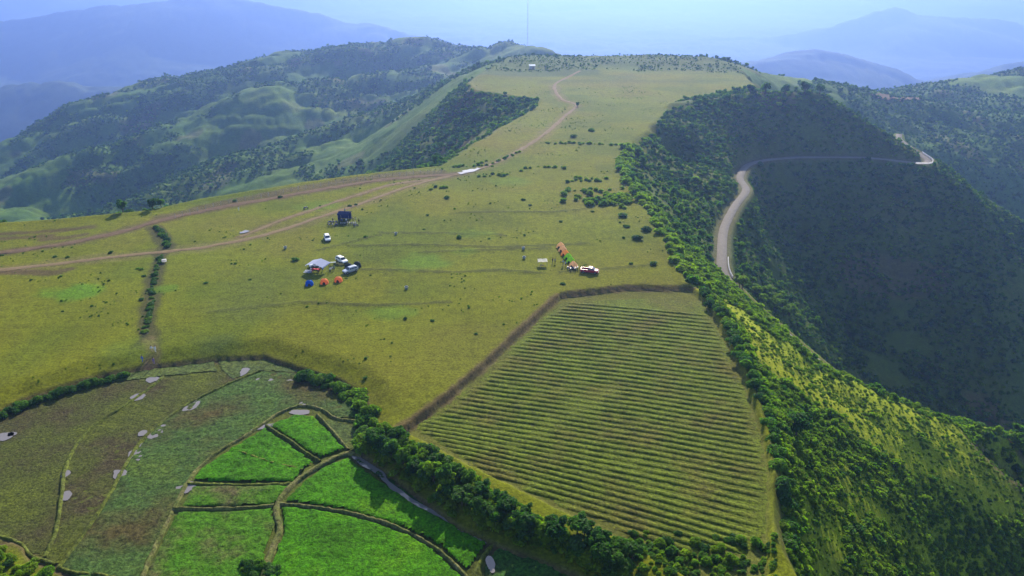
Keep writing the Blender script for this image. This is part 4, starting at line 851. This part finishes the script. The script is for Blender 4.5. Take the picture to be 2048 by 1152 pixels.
def car(loc, rz, paint, label, kind='suv'):
    L, W, Hh = (4.5, 0.9, 1.68) if kind == 'suv' else (5.2, 0.92, 1.78)
    e = empty('parked_car' if kind == 'suv' else 'pickup_truck', loc, rz); tag(e, label, 'car' if kind == 'suv' else 'pickup')
    h = L / 2
    if kind == 'suv':
        prism('body', [(-h, 0.45, W * .94), (-h, 0.95, W), (-h + .15, 1.05, W), (0.75, 1.05, W), (h - .25, 0.95, W * .95), (h, 0.8, W * .9), (h, 0.42, W * .88), (h - .3, 0.3, W * .92), (-h + .3, 0.3, W * .94)], 0, 0, paint, e, bev=0.06)
        prism('cabin', [(-h + .08, 1.0, W * .96), (-h + .3, 1.58, W * .76), (-h + .6, Hh, W * .74), (0.15, Hh, W * .74), (0.42, 1.6, W * .75), (1.1, 1.0, W * .94)], 0, 0, paint, e, bev=0.05)
        quad('windscreen', [(1.07, W * .82, 1.10), (1.07, -W * .82, 1.10), (0.49, -W * .66, 1.62), (0.49, W * .66, 1.62)], 'glass', e, -0.03)
        quad('rear_window', [(-h + .06, W * .78, 1.14), (-h + .27, W * .66, 1.54), (-h + .27, -W * .66, 1.54), (-h + .06, -W * .78, 1.14)], 'glass', e, -0.03)
        for s in (-1, 1):
            for a, b in ((-1.95, -0.95), (-0.88, -0.12), (-0.05, 0.72)):
                x0 = a + (0.18 if a < -1.5 else 0); x1 = b - (0.30 if b > 0.5 else 0)
                quad('side_window', [(a, s * W * .945, 1.12), (b, s * W * .945, 1.12), (x1, s * W * .80, 1.54), (x0, s * W * .80, 1.54)][::s], 'glass', e, -0.02)
            tubes('roof_rail', [((-1.7, s * .55, Hh + .05), (0.05, s * .55, Hh + .05), .025, .025)], 'black_trim', e)
    else:
        prism('body', [(-h, 0.5, W), (-h, 0.62, W), (0.0, 0.62, W), (0.0, 1.12, W), (1.25, 1.12, W), (h - .25, 1.02, W * .95), (h, 0.85, W * .9), (h, 0.48, W * .9), (h - .3, 0.38, W * .92), (-h + .2, 0.4, W)], 0, 0, paint, e, bev=0.05)
        for s in (-1, 1): box_('bed_side', 2.55, 0.09, 0.62, paint, e, (-h + 1.31, s * (W - .05), 0.86), 0.02)
        box_('tailgate', 0.09, W * 1.78, 0.58, paint, e, (-h + .06, 0, 0.85), 0.02)
        prism('cabin', [(-0.55, 1.08, W * .96), (-0.42, 1.62, W * .78), (-0.25, Hh, W * .76), (0.75, Hh, W * .76), (0.95, 1.7, W * .77), (1.6, 1.08, W * .94)], 0, 0, paint, e, bev=0.05)
        quad('windscreen', [(1.58, W * .82, 1.16), (1.58, -W * .82, 1.16), (1.01, -W * .68, 1.68), (1.01, W * .68, 1.68)], 'glass', e, -0.03)
        quad('rear_window', [(-0.57, W * .7, 1.2), (-0.46, W * .62, 1.6), (-0.46, -W * .62, 1.6), (-0.57, -W * .7, 1.2)], 'glass', e, -0.03)
        for s in (-1, 1):
            for a, b in ((-0.4, 0.35), (0.42, 1.2)):
                quad('side_window', [(a, s * W * .95, 1.18), (b, s * W * .95, 1.18), (b - (.3 if b > 1 else 0), s * W * .82, 1.62), (a + (.06 if a < 0 else 0), s * W * .82, 1.62)][::s], 'glass', e, -0.02)
    for s in (-1, 1):
        for x in (-h + .85, h - .85): ring_wheel(e, (x, s * (W - .08), 0.36), 0.36, 0.24)
        box_('headlight', 0.08, 0.32, 0.16, 'lamp_white', e, (h - .04, s * .62, 0.80)); box_('tail_light', 0.06, 0.14, 0.3, 'lamp_red', e, (-h - .005, s * .74, 0.85)); box_('mirror', 0.14, 0.16, 0.14, paint, e, (0.78 if kind == 'suv' else 1.25, s * (W + .1), 1.16))
    box_('front_bumper', 0.16, W * 1.7, 0.2, 'black_trim', e, (h + .01, 0, 0.47)); box_('rear_bumper', 0.16, W * 1.7, 0.2, 'black_trim', e, (-h - .02, 0, 0.5))
    return e
def heading(u0, v0, u1, v1):
    a, b = gp(u0, v0), gp(u1, v1); return math.atan2(b[1] - a[1], b[0] - a[0])
def on(u, v): p = gp(u, v); return (p[0], p[1], hz(p[0], p[1]))
car(on(655, 480), heading(652, 470, 657, 484), 'white_paint', 'white car parked alone between the blue canopy and the pale marquee')
car(on(634, 533), heading(645, 531, 621, 535), 'white_paint', 'white car parked close behind the pale marquee')
car(on(684, 525), heading(678, 520, 692, 527), 'white_paint', 'white hatchback standing right of the marquee, above the silver car')
car(on(701, 545), heading(714, 541, 688, 549), 'silver_paint', 'silver car with a dark window band parked nearest the three bright dome tents')
car(on(1179, 545), heading(1164, 543, 1195, 546), 'red_paint', 'red pickup truck at the end of the row of tents', 'pickup')

def dome_tent(loc, rz, mat, label, a=1.15, b=1.05, h=1.35, peak=0.0):
    e = empty('dome_tent', loc, rz); tag(e, label, 'tent'); n, m = 16, 8; Vs, Fs = [], []
    for j in range(m + 1):
        t = j / m
        for i in range(n):
            ph = i * 6.2832 / n; sq = (abs(math.cos(ph)) ** 3.2 + abs(math.sin(ph)) ** 3.2) ** (-1 / 3.2)
            r = max(0.0, math.cos(t * 1.5708)) ** (0.8 + peak); rib = 1 + 0.03 * math.cos(4 * ph + math.pi)
            Vs.append((a * sq * r * math.cos(ph) * rib, b * sq * r * math.sin(ph) * rib, h * math.sin(t * 1.5708) ** (1 + peak * .4)))
    for j in range(m):
        for i in range(n): Fs.append((j * n + i, j * n + (i + 1) % n, (j + 1) * n + (i + 1) % n, (j + 1) * n + i))
    me = bpy.data.meshes.new('canopy'); me.from_pydata(Vs, [], Fs); me.update()
    for p in me.polygons: p.use_smooth = True
    link('canopy', me, M[mat], e)
    segs = []
    for q in (0.785, -0.785):
        pr = None
        for k in range(-8, 9):
            t = (1 - abs(k) / 8.0) * 1.5708; sg = 1 if k < 0 else -1; r = max(0.0, math.cos(t)) ** (0.8 + peak) * 1.25
            c = (a * r * math.cos(q) * sg, b * r * math.sin(q) * sg, h * math.sin(t) ** (1 + peak * .4) + 0.03)
            if pr: segs.append((pr, c, 0.018, 0.018))
            pr = c
    tubes('pole', segs, 'black_trim', e, 4)
    Dv = []
    for k in range(9):                                   # arched doorway on the -y side
        an = math.pi * k / 8; x = 0.42 * math.cos(an); z = 0.75 * math.sin(an); r = min(1, z / h)
        Dv.append((x, -b * math.cos(math.asin(r) if r < 1 else 1.5) ** (0.8 + peak) - 0.03, z + 0.02))
    md = bpy.data.meshes.new('door'); md.from_pydata(Dv + [(0, -b - 0.02, 0.02)], [], [(k, k + 1, 9) for k in range(8)]); md.update()
    link('door', md, M['tent_dark' if mat != 'tent_dark' else 'bin_grey'], e); return e
dome_tent(on(619, 570), 0.2, 'tent_blue', 'bright blue dome tent, left of the two orange ones')
dome_tent(on(649, 567), 0.1, 'tent_orange', 'orange dome tent between the blue tent and the other orange tent')
dome_tent(on(677, 563), 0.0, 'tent_orange', 'orange dome tent nearest the silver car')
dome_tent(on(697, 537), 0.3, 'tent_dark', 'dark dome tent just left of the silver car roof', 1.15, 1.05, 1.6)
dome_tent(on(715, 534), 0.3, 'tent_dark', 'dark dome tent behind the rear end of the silver car', 1.15, 1.05, 1.6)
for i, (u, v, m_, lb) in enumerate([(1121, 495, 'tent_tan', 'tan tent at the far end of the tent row'), (1125, 502, 'tent_tan', 'tan tent second from the far end of the tent row'), (1130, 510, 'tent_amber', 'orange tent just behind the green ones in the tent row'),
        (1136, 517, 'tent_green', 'lime green tent, upper of the two in the tent row'), (1141, 524, 'tent_green', 'lime green tent, lower of the two in the tent row'), (1146, 533, 'tent_tan', 'tan tent at the near end of the tent row beside the motorbikes')]):
    dome_tent(on(u, v), -0.5, m_, lb, 1.3, 1.25, 1.85, 0.75)

def canopy(loc, rz, sx, sy, h, roofmat, label, gable=0.7, walls=(), flat=False):
    e = empty('canopy_shelter', loc, rz); tag(e, label, 'canopy'); x, y = sx / 2, sy / 2
    for a in (-1, 1):
        for b in (-1, 1): tubes('post', [((a * x, b * y, 0), (a * x, b * y, h), .035, .035)], 'steel', e)
    if flat:
        n = 6; Vs = [(-x * 1.05 + 2.1 * x * i / n, -y * 1.05 + 2.1 * y * j / n, h - 0.12 * math.sin(math.pi * i / n) * math.sin(math.pi * j / n) + 0.06 * ((i * 7 + j * 3) % 3 - 1)) for j in range(n + 1) for i in range(n + 1)]
        me = bpy.data.meshes.new('roof'); me.from_pydata(Vs, [], [(j * (n + 1) + i, j * (n + 1) + i + 1, (j + 1) * (n + 1) + i + 1, (j + 1) * (n + 1) + i) for j in range(n) for i in range(n)]); me.update(); link('roof', me, M[roofmat], e)
    else:
        quad('roof_panel', [(-x * 1.08, -y * 1.1, h), (x * 1.08, -y * 1.1, h), (x * 1.02, 0, h + gable), (-x * 1.02, 0, h + gable)], roofmat, e, 0.02)
        quad('roof_panel', [(-x * 1.02, 0, h + gable), (x * 1.02, 0, h + gable), (x * 1.08, y * 1.1, h), (-x * 1.08, y * 1.1, h)], roofmat, e, 0.02)
        for s in (-1, 1): quad('valance', [(-x * 1.08, s * y * 1.1, h - .28), (x * 1.08, s * y * 1.1, h - .28), (x * 1.08, s * y * 1.1, h - .005), (-x * 1.08, s * y * 1.1, h - .005)], roofmat, e, 0.015)
    for wl in walls:
        if wl == 'back': quad('wall_sheet', [(-x, y, 0.05), (x, y, 0.05), (x, y, h - .3), (-x, y, h - .3)], roofmat, e, 0.02)
        if wl == 'left': quad('wall_sheet', [(-x - .05, -y, 0.05), (-x - .05, y, 0.05), (-x - .05, y, h - .3), (-x - .05, -y, h - .3)], roofmat, e, 0.02)
    return e
def table(loc, rz, sx, sy, mat, label):
    e = empty('table', loc, rz); tag(e, label, 'table'); box_('table_top', sx, sy, 0.05, mat, e, (0, 0, 0.72))
    for a in (-1, 1):
        for b in (-1, 1): tubes('leg', [((a * (sx / 2 - .08), b * (sy / 2 - .08), 0), (a * (sx / 2 - .08), b * (sy / 2 - .08), 0.70), .025, .025)], 'steel', e)
mq = on(637, 541)
canopy(mq, 1.25, 4.0, 5.2, 2.0, 'tarp_pale', 'pale blue gabled marquee with people under it', 0.9)
sh = empty('ground_sheet', on(617, 544), -0.1); tag(sh, 'pale blue sheet spread on the grass at the left side of the marquee', 'tarp')
nsh = 8; vsh = [(-1.2 + 2.4 * i / nsh, -1.1 + 2.2 * j / nsh, 0.12 + 0.06 * math.sin(i * 2.1 + j * 1.3)) for j in range(nsh + 1) for i in range(nsh + 1)]
me = bpy.data.meshes.new('sheet'); me.from_pydata(vsh, [], [(j * (nsh + 1) + i, j * (nsh + 1) + i + 1, (j + 1) * (nsh + 1) + i + 1, (j + 1) * (nsh + 1) + i) for j in range(nsh) for i in range(nsh)]); me.update(); link('sheet', me, M['tarp_pale'], sh)
table((mq[0] - .6, mq[1] - .8, mq[2]), -0.12, 2.6, 0.9, 'cloth_red', 'red topped table under the pale marquee')
bc = on(690, 440)
canopy(bc, -0.1, 3.8, 3.2, 2.7, 'tarp_navy', 'dark blue canopy with sheet walls behind the parked motorbikes', 0.55, ('back', 'left'))
wc = on(1085, 530)
canopy(wc, 0.05, 2.7, 2.4, 1.5, 'tarp_white', 'white sheet canopy on four poles left of the tent row', flat=True)
table((wc[0] - .2, wc[1] - 1.9, wc[2]), 0.1, 1.3, 0.8, 'wood', 'small dark table in front of the white sheet canopy')
table(on(666, 530), 0.2, 1.8, 0.8, 'bin_grey', 'low grey table between the marquee and the white hatchback')

def motorbike(loc, rz, body, label, group):
    e = empty('motorbike', loc, rz); tag(e, label, 'motorbike', group)
    for x in (-0.62, 0.62): ring_wheel(e, (x, 0, 0.29), 0.29, 0.09)
    prism('body', [(-0.75, 0.62, .1), (-0.55, 0.42, .13), (0.05, 0.38, .14), (0.3, 0.55, .1), (0.42, 0.9, .12), (0.3, 0.92, .1), (0.1, 0.62, .12), (-0.25, 0.66, .13)], 0, 0, body, e, bev=0.02)
    prism('seat', [(-0.78, 0.70, .11), (-0.75, 0.80, .12), (-0.1, 0.76, .12), (0.08, 0.68, .08), (-0.3, 0.66, .1)], 0, 0, 'black_trim', e, bev=0.02)
    tubes('fork', [((0.62, 0.07, 0.29), (0.42, 0.07, 0.95), .02, .02), ((0.62, -0.07, 0.29), (0.42, -0.07, 0.95), .02, .02)], 'steel', e, 5)
    tubes('handlebar', [((0.36, -0.33, 1.02), (0.42, 0, 0.96), .018, .018), ((0.42, 0, 0.96), (0.36, 0.33, 1.02), .018, .018)], 'black_trim', e, 5)
    box_('headlight', 0.1, 0.14, 0.12, 'lamp_white', e, (0.5, 0, 0.88)); tubes('exhaust', [((0.0, -0.14, 0.3), (-0.75, -0.16, 0.36), .04, .05)], 'steel', e, 6)
mr = random.Random(5)
for i in range(8):
    p = on(682 + i * 4.2, 448.5 + 0.4 * mr.random()); motorbike(p, -1.45 + mr.uniform(-.25, .25), ['bike_white', 'bike_blue'][i % 2], '%s motorbike in front of the blue canopy, %s from the left' % (['white', 'dark blue'][i % 2], ['first', 'second', 'third', 'fourth', 'fifth', 'sixth', 'seventh', 'eighth'][i]), 'motorbikes by the blue canopy')
for i in range(6):
    p = on(659 + (i % 3) * 6.5, 446 + (i // 3) * 5.5); motorbike(p, mr.uniform(-2.2, -0.9), 'bike_blue', 'dark motorbike left of the blue canopy, %s row, %s from left' % (['upper', 'lower'][i // 3], ['first', 'second', 'third'][i % 3]), 'motorbikes left of the blue canopy')
for i in range(5):
    p = on(1137 + i * 4.6, 539 + (i % 2) * 2.5); motorbike(p, -1.3 + mr.uniform(-.3, .3), 'bike_blue', 'dark motorbike between the tent row and the red pickup, %s from the left' % ['first', 'second', 'third', 'fourth', 'fifth'][i], 'motorbikes by the red pickup')
motorbike(on(612, 417), 0.3, 'bike_blue', 'lone dark motorbike on the upper dirt track', None)
motorbike(on(663, 541), 0.9, 'bike_white', 'white motorbike beside the right end of the marquee', None)
motorbike(on(712, 452), 0.4, 'bike_blue', 'dark motorbike standing apart on the right of the blue canopy', None)

# people
def person(loc, rz, top, legs, label, stride=0.18, sit=False, arm=0.25):
    m, nt, out = new_mat('clothes')
    zc = N(nt, 'ShaderNodeSeparateXYZ'); nt.links.new(N(nt, 'ShaderNodeTexCoord').outputs['Object'], zc.inputs[0])
    r = N(nt, 'ShaderNodeValToRGB'); r.color_ramp.interpolation = 'CONSTANT'; e_ = r.color_ramp.elements
    hip = 0.5 if not sit else 0.27; neck = 0.80 if not sit else 0.66
    for i, (p, c) in enumerate([(0, (0.03, 0.03, 0.03)), (0.04, legs), (hip, top), (neck, (0.30, 0.17, 0.11))]):
        if i > 1: e_.new(0.5)
        e_[i].position = p; e_[i].color = (*c, 1)
    mm = N(nt, 'ShaderNodeMath', operation='DIVIDE'); nt.links.new(zc.outputs[2], mm.inputs[0]); mm.inputs[1].default_value = 1.75; nt.links.new(mm.outputs[0], r.inputs[0])
    principled(nt, out, r.outputs[0], 0.8, 0.2)
    V_, E_, R_s = [], [], []
    def v(p, q): V_.append(p); R_s.append(q); return len(V_) - 1
    def ch(st, pts):
        for p, q in pts: k = v(p, q); E_.append((st, k)); st = k
        return st
    hz_ = 0.92 if not sit else 0.48; dz = hz_ - 0.92
    pel = v((0, 0, hz_), .13); chest = ch(pel, [((0, 0, 1.12 + dz), .12), ((0, 0, 1.32 + dz), .14)]); ch(chest, [((0, 0, 1.46 + dz), .055), ((0.01, 0, 1.52 + dz), .06), ((0.02, 0, 1.60 + dz), .092), ((0.01, 0, 1.69 + dz), .08)])
    for s in (-1, 1):
        if sit: an = ch(pel, [((0.08, s * .1, hz_ - .02), .085), ((0.46, s * .12, hz_), .065), ((0.48, s * .12, 0.08), .045)])
        else:
            f = s * stride; an = ch(pel, [((0.0, s * .09, 0.84), .085), ((f * .6 + .03, s * .1, 0.47), .058), ((f, s * .1, 0.08), .042)])
        fx_ = V_[an][0]; ch(an, [((fx_ + .1, s * .11, 0.04), .04), ((fx_ + .2, s * .11, 0.03), .03)])
        wr = ch(chest, [((0, s * .17, 1.38 + dz), .06), ((-s * arm * .2, s * .23, 1.12 + dz), .043), ((-s * arm * .5 + .06, s * .24, 0.90 + dz + (.12 if sit else 0)), .032)])
        w0 = V_[wr]; pm = ch(wr, [((w0[0] + .02, w0[1], w0[2] - .07), .034)]); p0 = V_[pm]
        for k, (dx_, ln) in enumerate([(-.03, .065), (-.01, .08), (.012, .075), (.032, .06)]): ch(pm, [((p0[0] + dx_, p0[1], p0[2] - .035), .009), ((p0[0] + dx_ + .01, p0[1] - s * .012, p0[2] - .035 - ln), .008)])
        ch(pm, [((p0[0] + .05, p0[1] - s * .01, p0[2] + .01), .011), ((p0[0] + .07, p0[1] - s * .015, p0[2] - .03), .009)])
    me = bpy.data.meshes.new('person'); me.from_pydata(V_, E_, []); me.update(); me.materials.append(m)
    o = link('person', me, None, None, loc, rz); tag(o, label, 'person')
    sm = o.modifiers.new('skin', 'SKIN'); sm.use_smooth_shade = True
    if not me.skin_vertices: bpy.context.view_layer.objects.active = o
    sv = me.skin_vertices[0].data if me.skin_vertices else None
    if sv is None:
        lay = me.skin_vertices.new() if hasattr(me.skin_vertices, 'new') else None; sv = me.skin_vertices[0].data
    for k, q in enumerate(R_s): sv[k].radius = (q, q); sv[k].use_root = (k == 0)
    o.modifiers.new('subdiv', 'SUBSURF').levels = 1; o.modifiers[-1].render_levels = 1
    bm = bmesh.new(); bmesh.ops.create_uvsphere(bm, u_segments=10, v_segments=7, radius=1); bmesh.ops.delete(bm, geom=[q for q in bm.verts if q.co.z < -0.25], context='VERTS'); bmesh.ops.scale(bm, vec=(.105, .098, .11), verts=bm.verts)
    link('hair', bm_mesh('hair', bm, True), M['hair'], o, (-0.005, 0, 1.655 + dz)); return o
WH, DK, BL, RD, TN, PU = (0.7, 0.7, 0.7), (0.03, 0.03, 0.04), (0.06, 0.14, 0.5), (0.4, 0.04, 0.05), (0.5, 0.36, 0.2), (0.22, 0.14, 0.32)
for (u, v, tp_, lg, lb, st) in [(1105, 526, DK, DK, 'person in dark clothes standing left of the tent row, nearer the white canopy', .05), (1110, 527, (0.2, 0.2, 0.22), DK, 'person in a grey top standing beside the one in dark clothes', .05), (1126, 530, (0.25, 0.35, 0.5), DK, 'person in a pale blue top standing in front of the green tents', .05),
        (1131, 533, (0.35, 0.38, 0.42), DK, 'person in grey at the left side of the nearest tan tent', .1), (1160, 545, DK, DK, 'person in dark clothes at the tail of the red pickup', .05),
        (284, 716, BL, BL, 'person in blue walking on the grass above the muddy terraces', .2), (306, 718, PU, PU, 'person in purple on the bare earth at the foot of the left hedge', .15), (304, 702, WH, TN, 'person in a white top just above the one in purple', .1), (311, 702, WH, WH, 'person all in white at the foot of the left hedge', .1),
        (478, 422, WH, WH, 'person in white walking beside the fenced dirt track', .2), (706, 441, TN, DK, 'person in a tan top at the right side of the blue canopy', .05), (712, 443, (0.55, 0.45, 0.3), TN, 'person in pale tan clothes furthest right of the blue canopy', .05), (718, 446, DK, DK, 'person in dark clothes right of those in tan', .1), (661, 545, WH, DK, 'person in a white top at the right front corner of the marquee', .05),
        (684, 445, (0.1, 0.12, 0.3), DK, 'person in dark blue under the front edge of the blue canopy, on the left', .1), (693, 445, WH, DK, 'person in a white top under the front edge of the blue canopy', .1), (666, 444, DK, DK, 'person in black beside the motorbikes left of the blue canopy', .1), (669, 541, (0.15, 0.25, 0.2), DK, 'person in dark green between marquee and silver car', .1), (690, 425, (0.12, 0.3, 0.3), DK, 'person in teal behind the blue canopy', .05)]:
    person(on(u, v), -1.57 + mr.uniform(-.8, .8), tp_, lg, lb, st)
for i, (dx, dy, c, cn) in enumerate([(-1.9, -1.1, WH, 'white'), (-1.2, -1.9, RD, 'red'), (-0.2, -1.9, DK, 'black'), (0.7, -1.5, RD, 'red'), (1.5, -1.0, BL, 'blue'), (0.3, 0.2, WH, 'white')]):
    person((mq[0] + dx, mq[1] + dy + .3, mq[2]), mr.uniform(0, 6.28), c, DK, 'person in %s sitting under the marquee, %s' % (cn, ['at its left end', 'second from left in front', 'in front of the red table', 'right of the table', 'at its right end', 'behind the table'][i]), .05, True)
# round litter bins, boxes
def bin_(u, v, label):
    e = empty('litter_bin', on(u, v), mr.uniform(0, 3)); tag(e, label, 'bin', 'grey bins on the pasture'); n = 14; Vs, Fs = [], []
    for q, z in ((0.38, 0.0), (0.5, 0.7), (0.45, 0.7), (0.34, 0.06)):
        for i in range(n): Vs.append((q * math.cos(i * 6.2832 / n), q * math.sin(i * 6.2832 / n), z))
    for j in range(3):
        for i in range(n): Fs.append((j * n + i, j * n + (i + 1) % n, (j + 1) * n + (i + 1) % n, (j + 1) * n + i))
    Fs.append(tuple(range(3 * n, 4 * n)))
    me = bpy.data.meshes.new('drum'); me.from_pydata(Vs, [], Fs); me.update(); link('drum', me, M['bin_grey'], e)
    tubes('rim', [((0.5 * math.cos(i * 6.2832 / n), 0.5 * math.sin(i * 6.2832 / n), 0.72), (0.5 * math.cos((i + 1) * 6.2832 / n), 0.5 * math.sin((i + 1) * 6.2832 / n), 0.72), .03, .03) for i in range(n)], 'tarp_white', e, 5)
for u, v, lb in [(571, 498, 'grey bin left of the lone white car'), (792, 470, 'grey bin right of the blue canopy on the open grass'), (813, 578, 'grey bin on the grass below the silver car, to its right'), (1047, 500, 'grey bin above the white sheet canopy, the upper of two'), (1048, 518, 'grey bin beside the white sheet canopy, the lower of two')]: bin_(u, v, lb)
for i, (u, v) in enumerate([(675, 529), (680, 531), (685, 530.5)]):
    p = on(u, v); e = empty('crate', p, 0.3 * i); tag(e, 'yellow crate on the grass in front of the white hatchback, %s of three' % ['left', 'middle', 'right'][i], 'crate', 'yellow crates')
    box_('crate_base', 0.7, 0.5, 0.06, 'crate_yellow', e, (0, 0, 0.04))
    for s in (-1, 1): box_('crate_side', 0.7, 0.04, 0.4, 'crate_yellow', e, (0, s * .23, 0.27)); box_('crate_end', 0.04, 0.42, 0.4, 'crate_yellow', e, (s * .33, 0, 0.27))
e = empty('cool_box', on(329, 525), 0.3); tag(e, 'white box lying in the hedge just below the dirt track on the left', 'box'); box_('box_body', 1.2, 0.8, 0.6, 'tarp_white', e, (0, 0, 0.6), .05); box_('lid', 1.26, 0.86, 0.12, 'tarp_white', e, (0, 0, 0.97), .03)
# fence of pale posts along the upper track
fe_pl = resample(gpl([(335, 441), (420, 417), (520, 396), (620, 377), (720, 362), (800, 353), (885, 345)]), 0.5)
fen = empty('post_fence', (fe_pl[0][0], fe_pl[0][1], hz(*fe_pl[0][:2]))); tag(fen, 'wire fence on pale concrete posts along the upper dirt track', 'fence'); F0 = Vector(fen.location)
bmp = bmesh.new(); bmesh.ops.create_cube(bmp, size=1); bmesh.ops.scale(bmp, vec=(.10, .10, 1.8), verts=bmp.verts); post_me = bm_mesh('post', bmp)
s_ = 0; lastp = fe_pl[0]; posts = []
for q in fe_pl:
    if np.linalg.norm(q[:2] - lastp[:2]) > 2.6 or q is fe_pl[0]: posts.append((q[0], q[1], hz(q[0], q[1]))); lastp = q
for q in posts: link('post', post_me, M['concrete_post'], fen, Vector(q) - F0 + Vector((0, 0, .9)))
for hgt in (0.6, 1.1, 1.6): tubes('wire', [(Vector(a) - F0 + Vector((0, 0, hgt)), Vector(b) - F0 + Vector((0, 0, hgt)), .012, .012) for a, b in zip(posts[:-1], posts[1:])], 'steel', fen, 3)
# parapets of the concrete road
def parapet(pts, label):
    pts = [Vector(p) for p in pts]; e = empty('road_parapet', pts[0]); tag(e, label, 'parapet')
    for a, b in zip(pts[:-1], pts[1:]):
        d = b - a; L_ = math.hypot(d.x, d.y); m_ = (a + b) / 2 - pts[0]
        o = box_('wall_block', L_ * 0.97, 0.35, 0.9, 'tarp_white', e, m_ + Vector((0, 0, .5)), .03, math.atan2(d.y, d.x)); o.rotation_euler[1] = -math.atan2(d.z, L_)
rt = np.gradient(ROAD[:, :2], axis=0); rt /= np.linalg.norm(rt, axis=1)[:, None]; rn = np.stack([rt[:, 1], -rt[:, 0]], 1)
iend = int(np.argmin(np.abs(ROAD[:, 0] - gp(1838, 326, -29.5)[0]) + np.abs(ROAD[:, 1] - gp(1838, 326, -29.5)[1])))
parapet([(ROAD[i, 0] + rn[i, 0] * 2.5, ROAD[i, 1] + rn[i, 1] * 2.5, ROAD[i, 2]) for i in range(iend - 1, min(iend + 9, len(ROAD)))], 'white parapet round the outer bend of the concrete road at the spur')
istart = int(np.argmin(np.hypot(ROAD[:, 0] - gp(1447, 545, -23)[0], ROAD[:, 1] - gp(1447, 545, -23)[1])))
parapet([(ROAD[i, 0] + rn[i, 0] * 2.4, ROAD[i, 1] + rn[i, 1] * 2.4, ROAD[i, 2] - .3) for i in range(istart - 1, istart + 5)], 'low white parapet on the valley side of the nearest stretch of concrete road')
# guyed mast and hut on the back hill
mb = gy(1055, 93, 1085); mz = hz(mb[0], mb[1]); MH = 92.0
ma = empty('radio_mast', (mb[0], mb[1], mz - .3)); tag(ma, 'tall thin lattice mast with guy wires on the hill at the back', 'mast')
for k in range(3): tubes('leg', [((.55 * math.cos(k * 2.094), .55 * math.sin(k * 2.094), 0), (.55 * math.cos(k * 2.094), .55 * math.sin(k * 2.094), MH), .09, .09)], 'steel', ma, 5)
tubes('lattice', [((.55 * math.cos(k * 2.094), .55 * math.sin(k * 2.094), z), (.55 * math.cos((k + 1) * 2.094), .55 * math.sin((k + 1) * 2.094), z + 1.5), .04, .04) for z in np.arange(0, MH - 2, 1.5) for k in range(3)], 'mast_red', ma, 4)
for k in range(3):
    for hh in (40, 80):
        gx_, gy_ = 38 * math.cos(k * 2.094 + .5), 38 * math.sin(k * 2.094 + .5); tubes('guy_wire', [((0, 0, hh), (gx_, gy_, hz(mb[0] + gx_, mb[1] + gy_) - mz + .3), .015, .015)], 'steel', ma, 3)
hp = hit(1064, 138); he = empty('hut', (hp[0], hp[1], hp[2] - .2), 0.1); tag(he, 'small white-roofed hut on the far grassy hill', 'hut')
box_('wall', 4.2, 3.2, 2.4, 'plaster', he, (0, 0, 1.2), .02); box_('door', 0.9, 0.08, 1.9, 'wood', he, (0.6, -1.62, .97), .01); box_('window', 0.8, 0.08, 0.8, 'glass', he, (-1.0, -1.62, 1.5), .01)
quad('roof_panel', [(-2.5, -2.1, 2.35), (2.5, -2.1, 2.35), (2.5, 0, 3.3), (-2.5, 0, 3.3)], 'roof_metal', he, .04); quad('roof_panel', [(-2.5, 0, 3.3), (2.5, 0, 3.3), (2.5, 2.1, 2.35), (-2.5, 2.1, 2.35)], 'roof_metal', he, .04)
# ------------------------------------------------------------------ hazy air
def haze_box():
    lo = float(Z.min()) - 1.0
    V8 = [(sx * 12600, sy * 12600, z) for z in (lo, 140.0) for sx, sy in ((-1, -1), (1, -1), (1, 1), (-1, 1))]
    me = bpy.data.meshes.new('haze'); me.from_pydata(V8, [], [(3, 2, 1, 0), (4, 5, 6, 7), (0, 1, 5, 4), (1, 2, 6, 5), (2, 3, 7, 6), (3, 0, 4, 7)]); me.update()
    m, nt, out = new_mat('haze'); pv = N(nt, 'ShaderNodeVolumePrincipled')
    pv.inputs['Color'].default_value = (0.235, 0.375, 0.86, 1); pv.inputs['Density'].default_value = 0.00021; pv.inputs['Anisotropy'].default_value = 0.62
    nt.links.new(pv.outputs[0], out.inputs['Volume'])
    o = link('haze', me, m); tag(o, kind='stuff', label='pale blue haze filling the valleys', cat='haze')
haze_box()
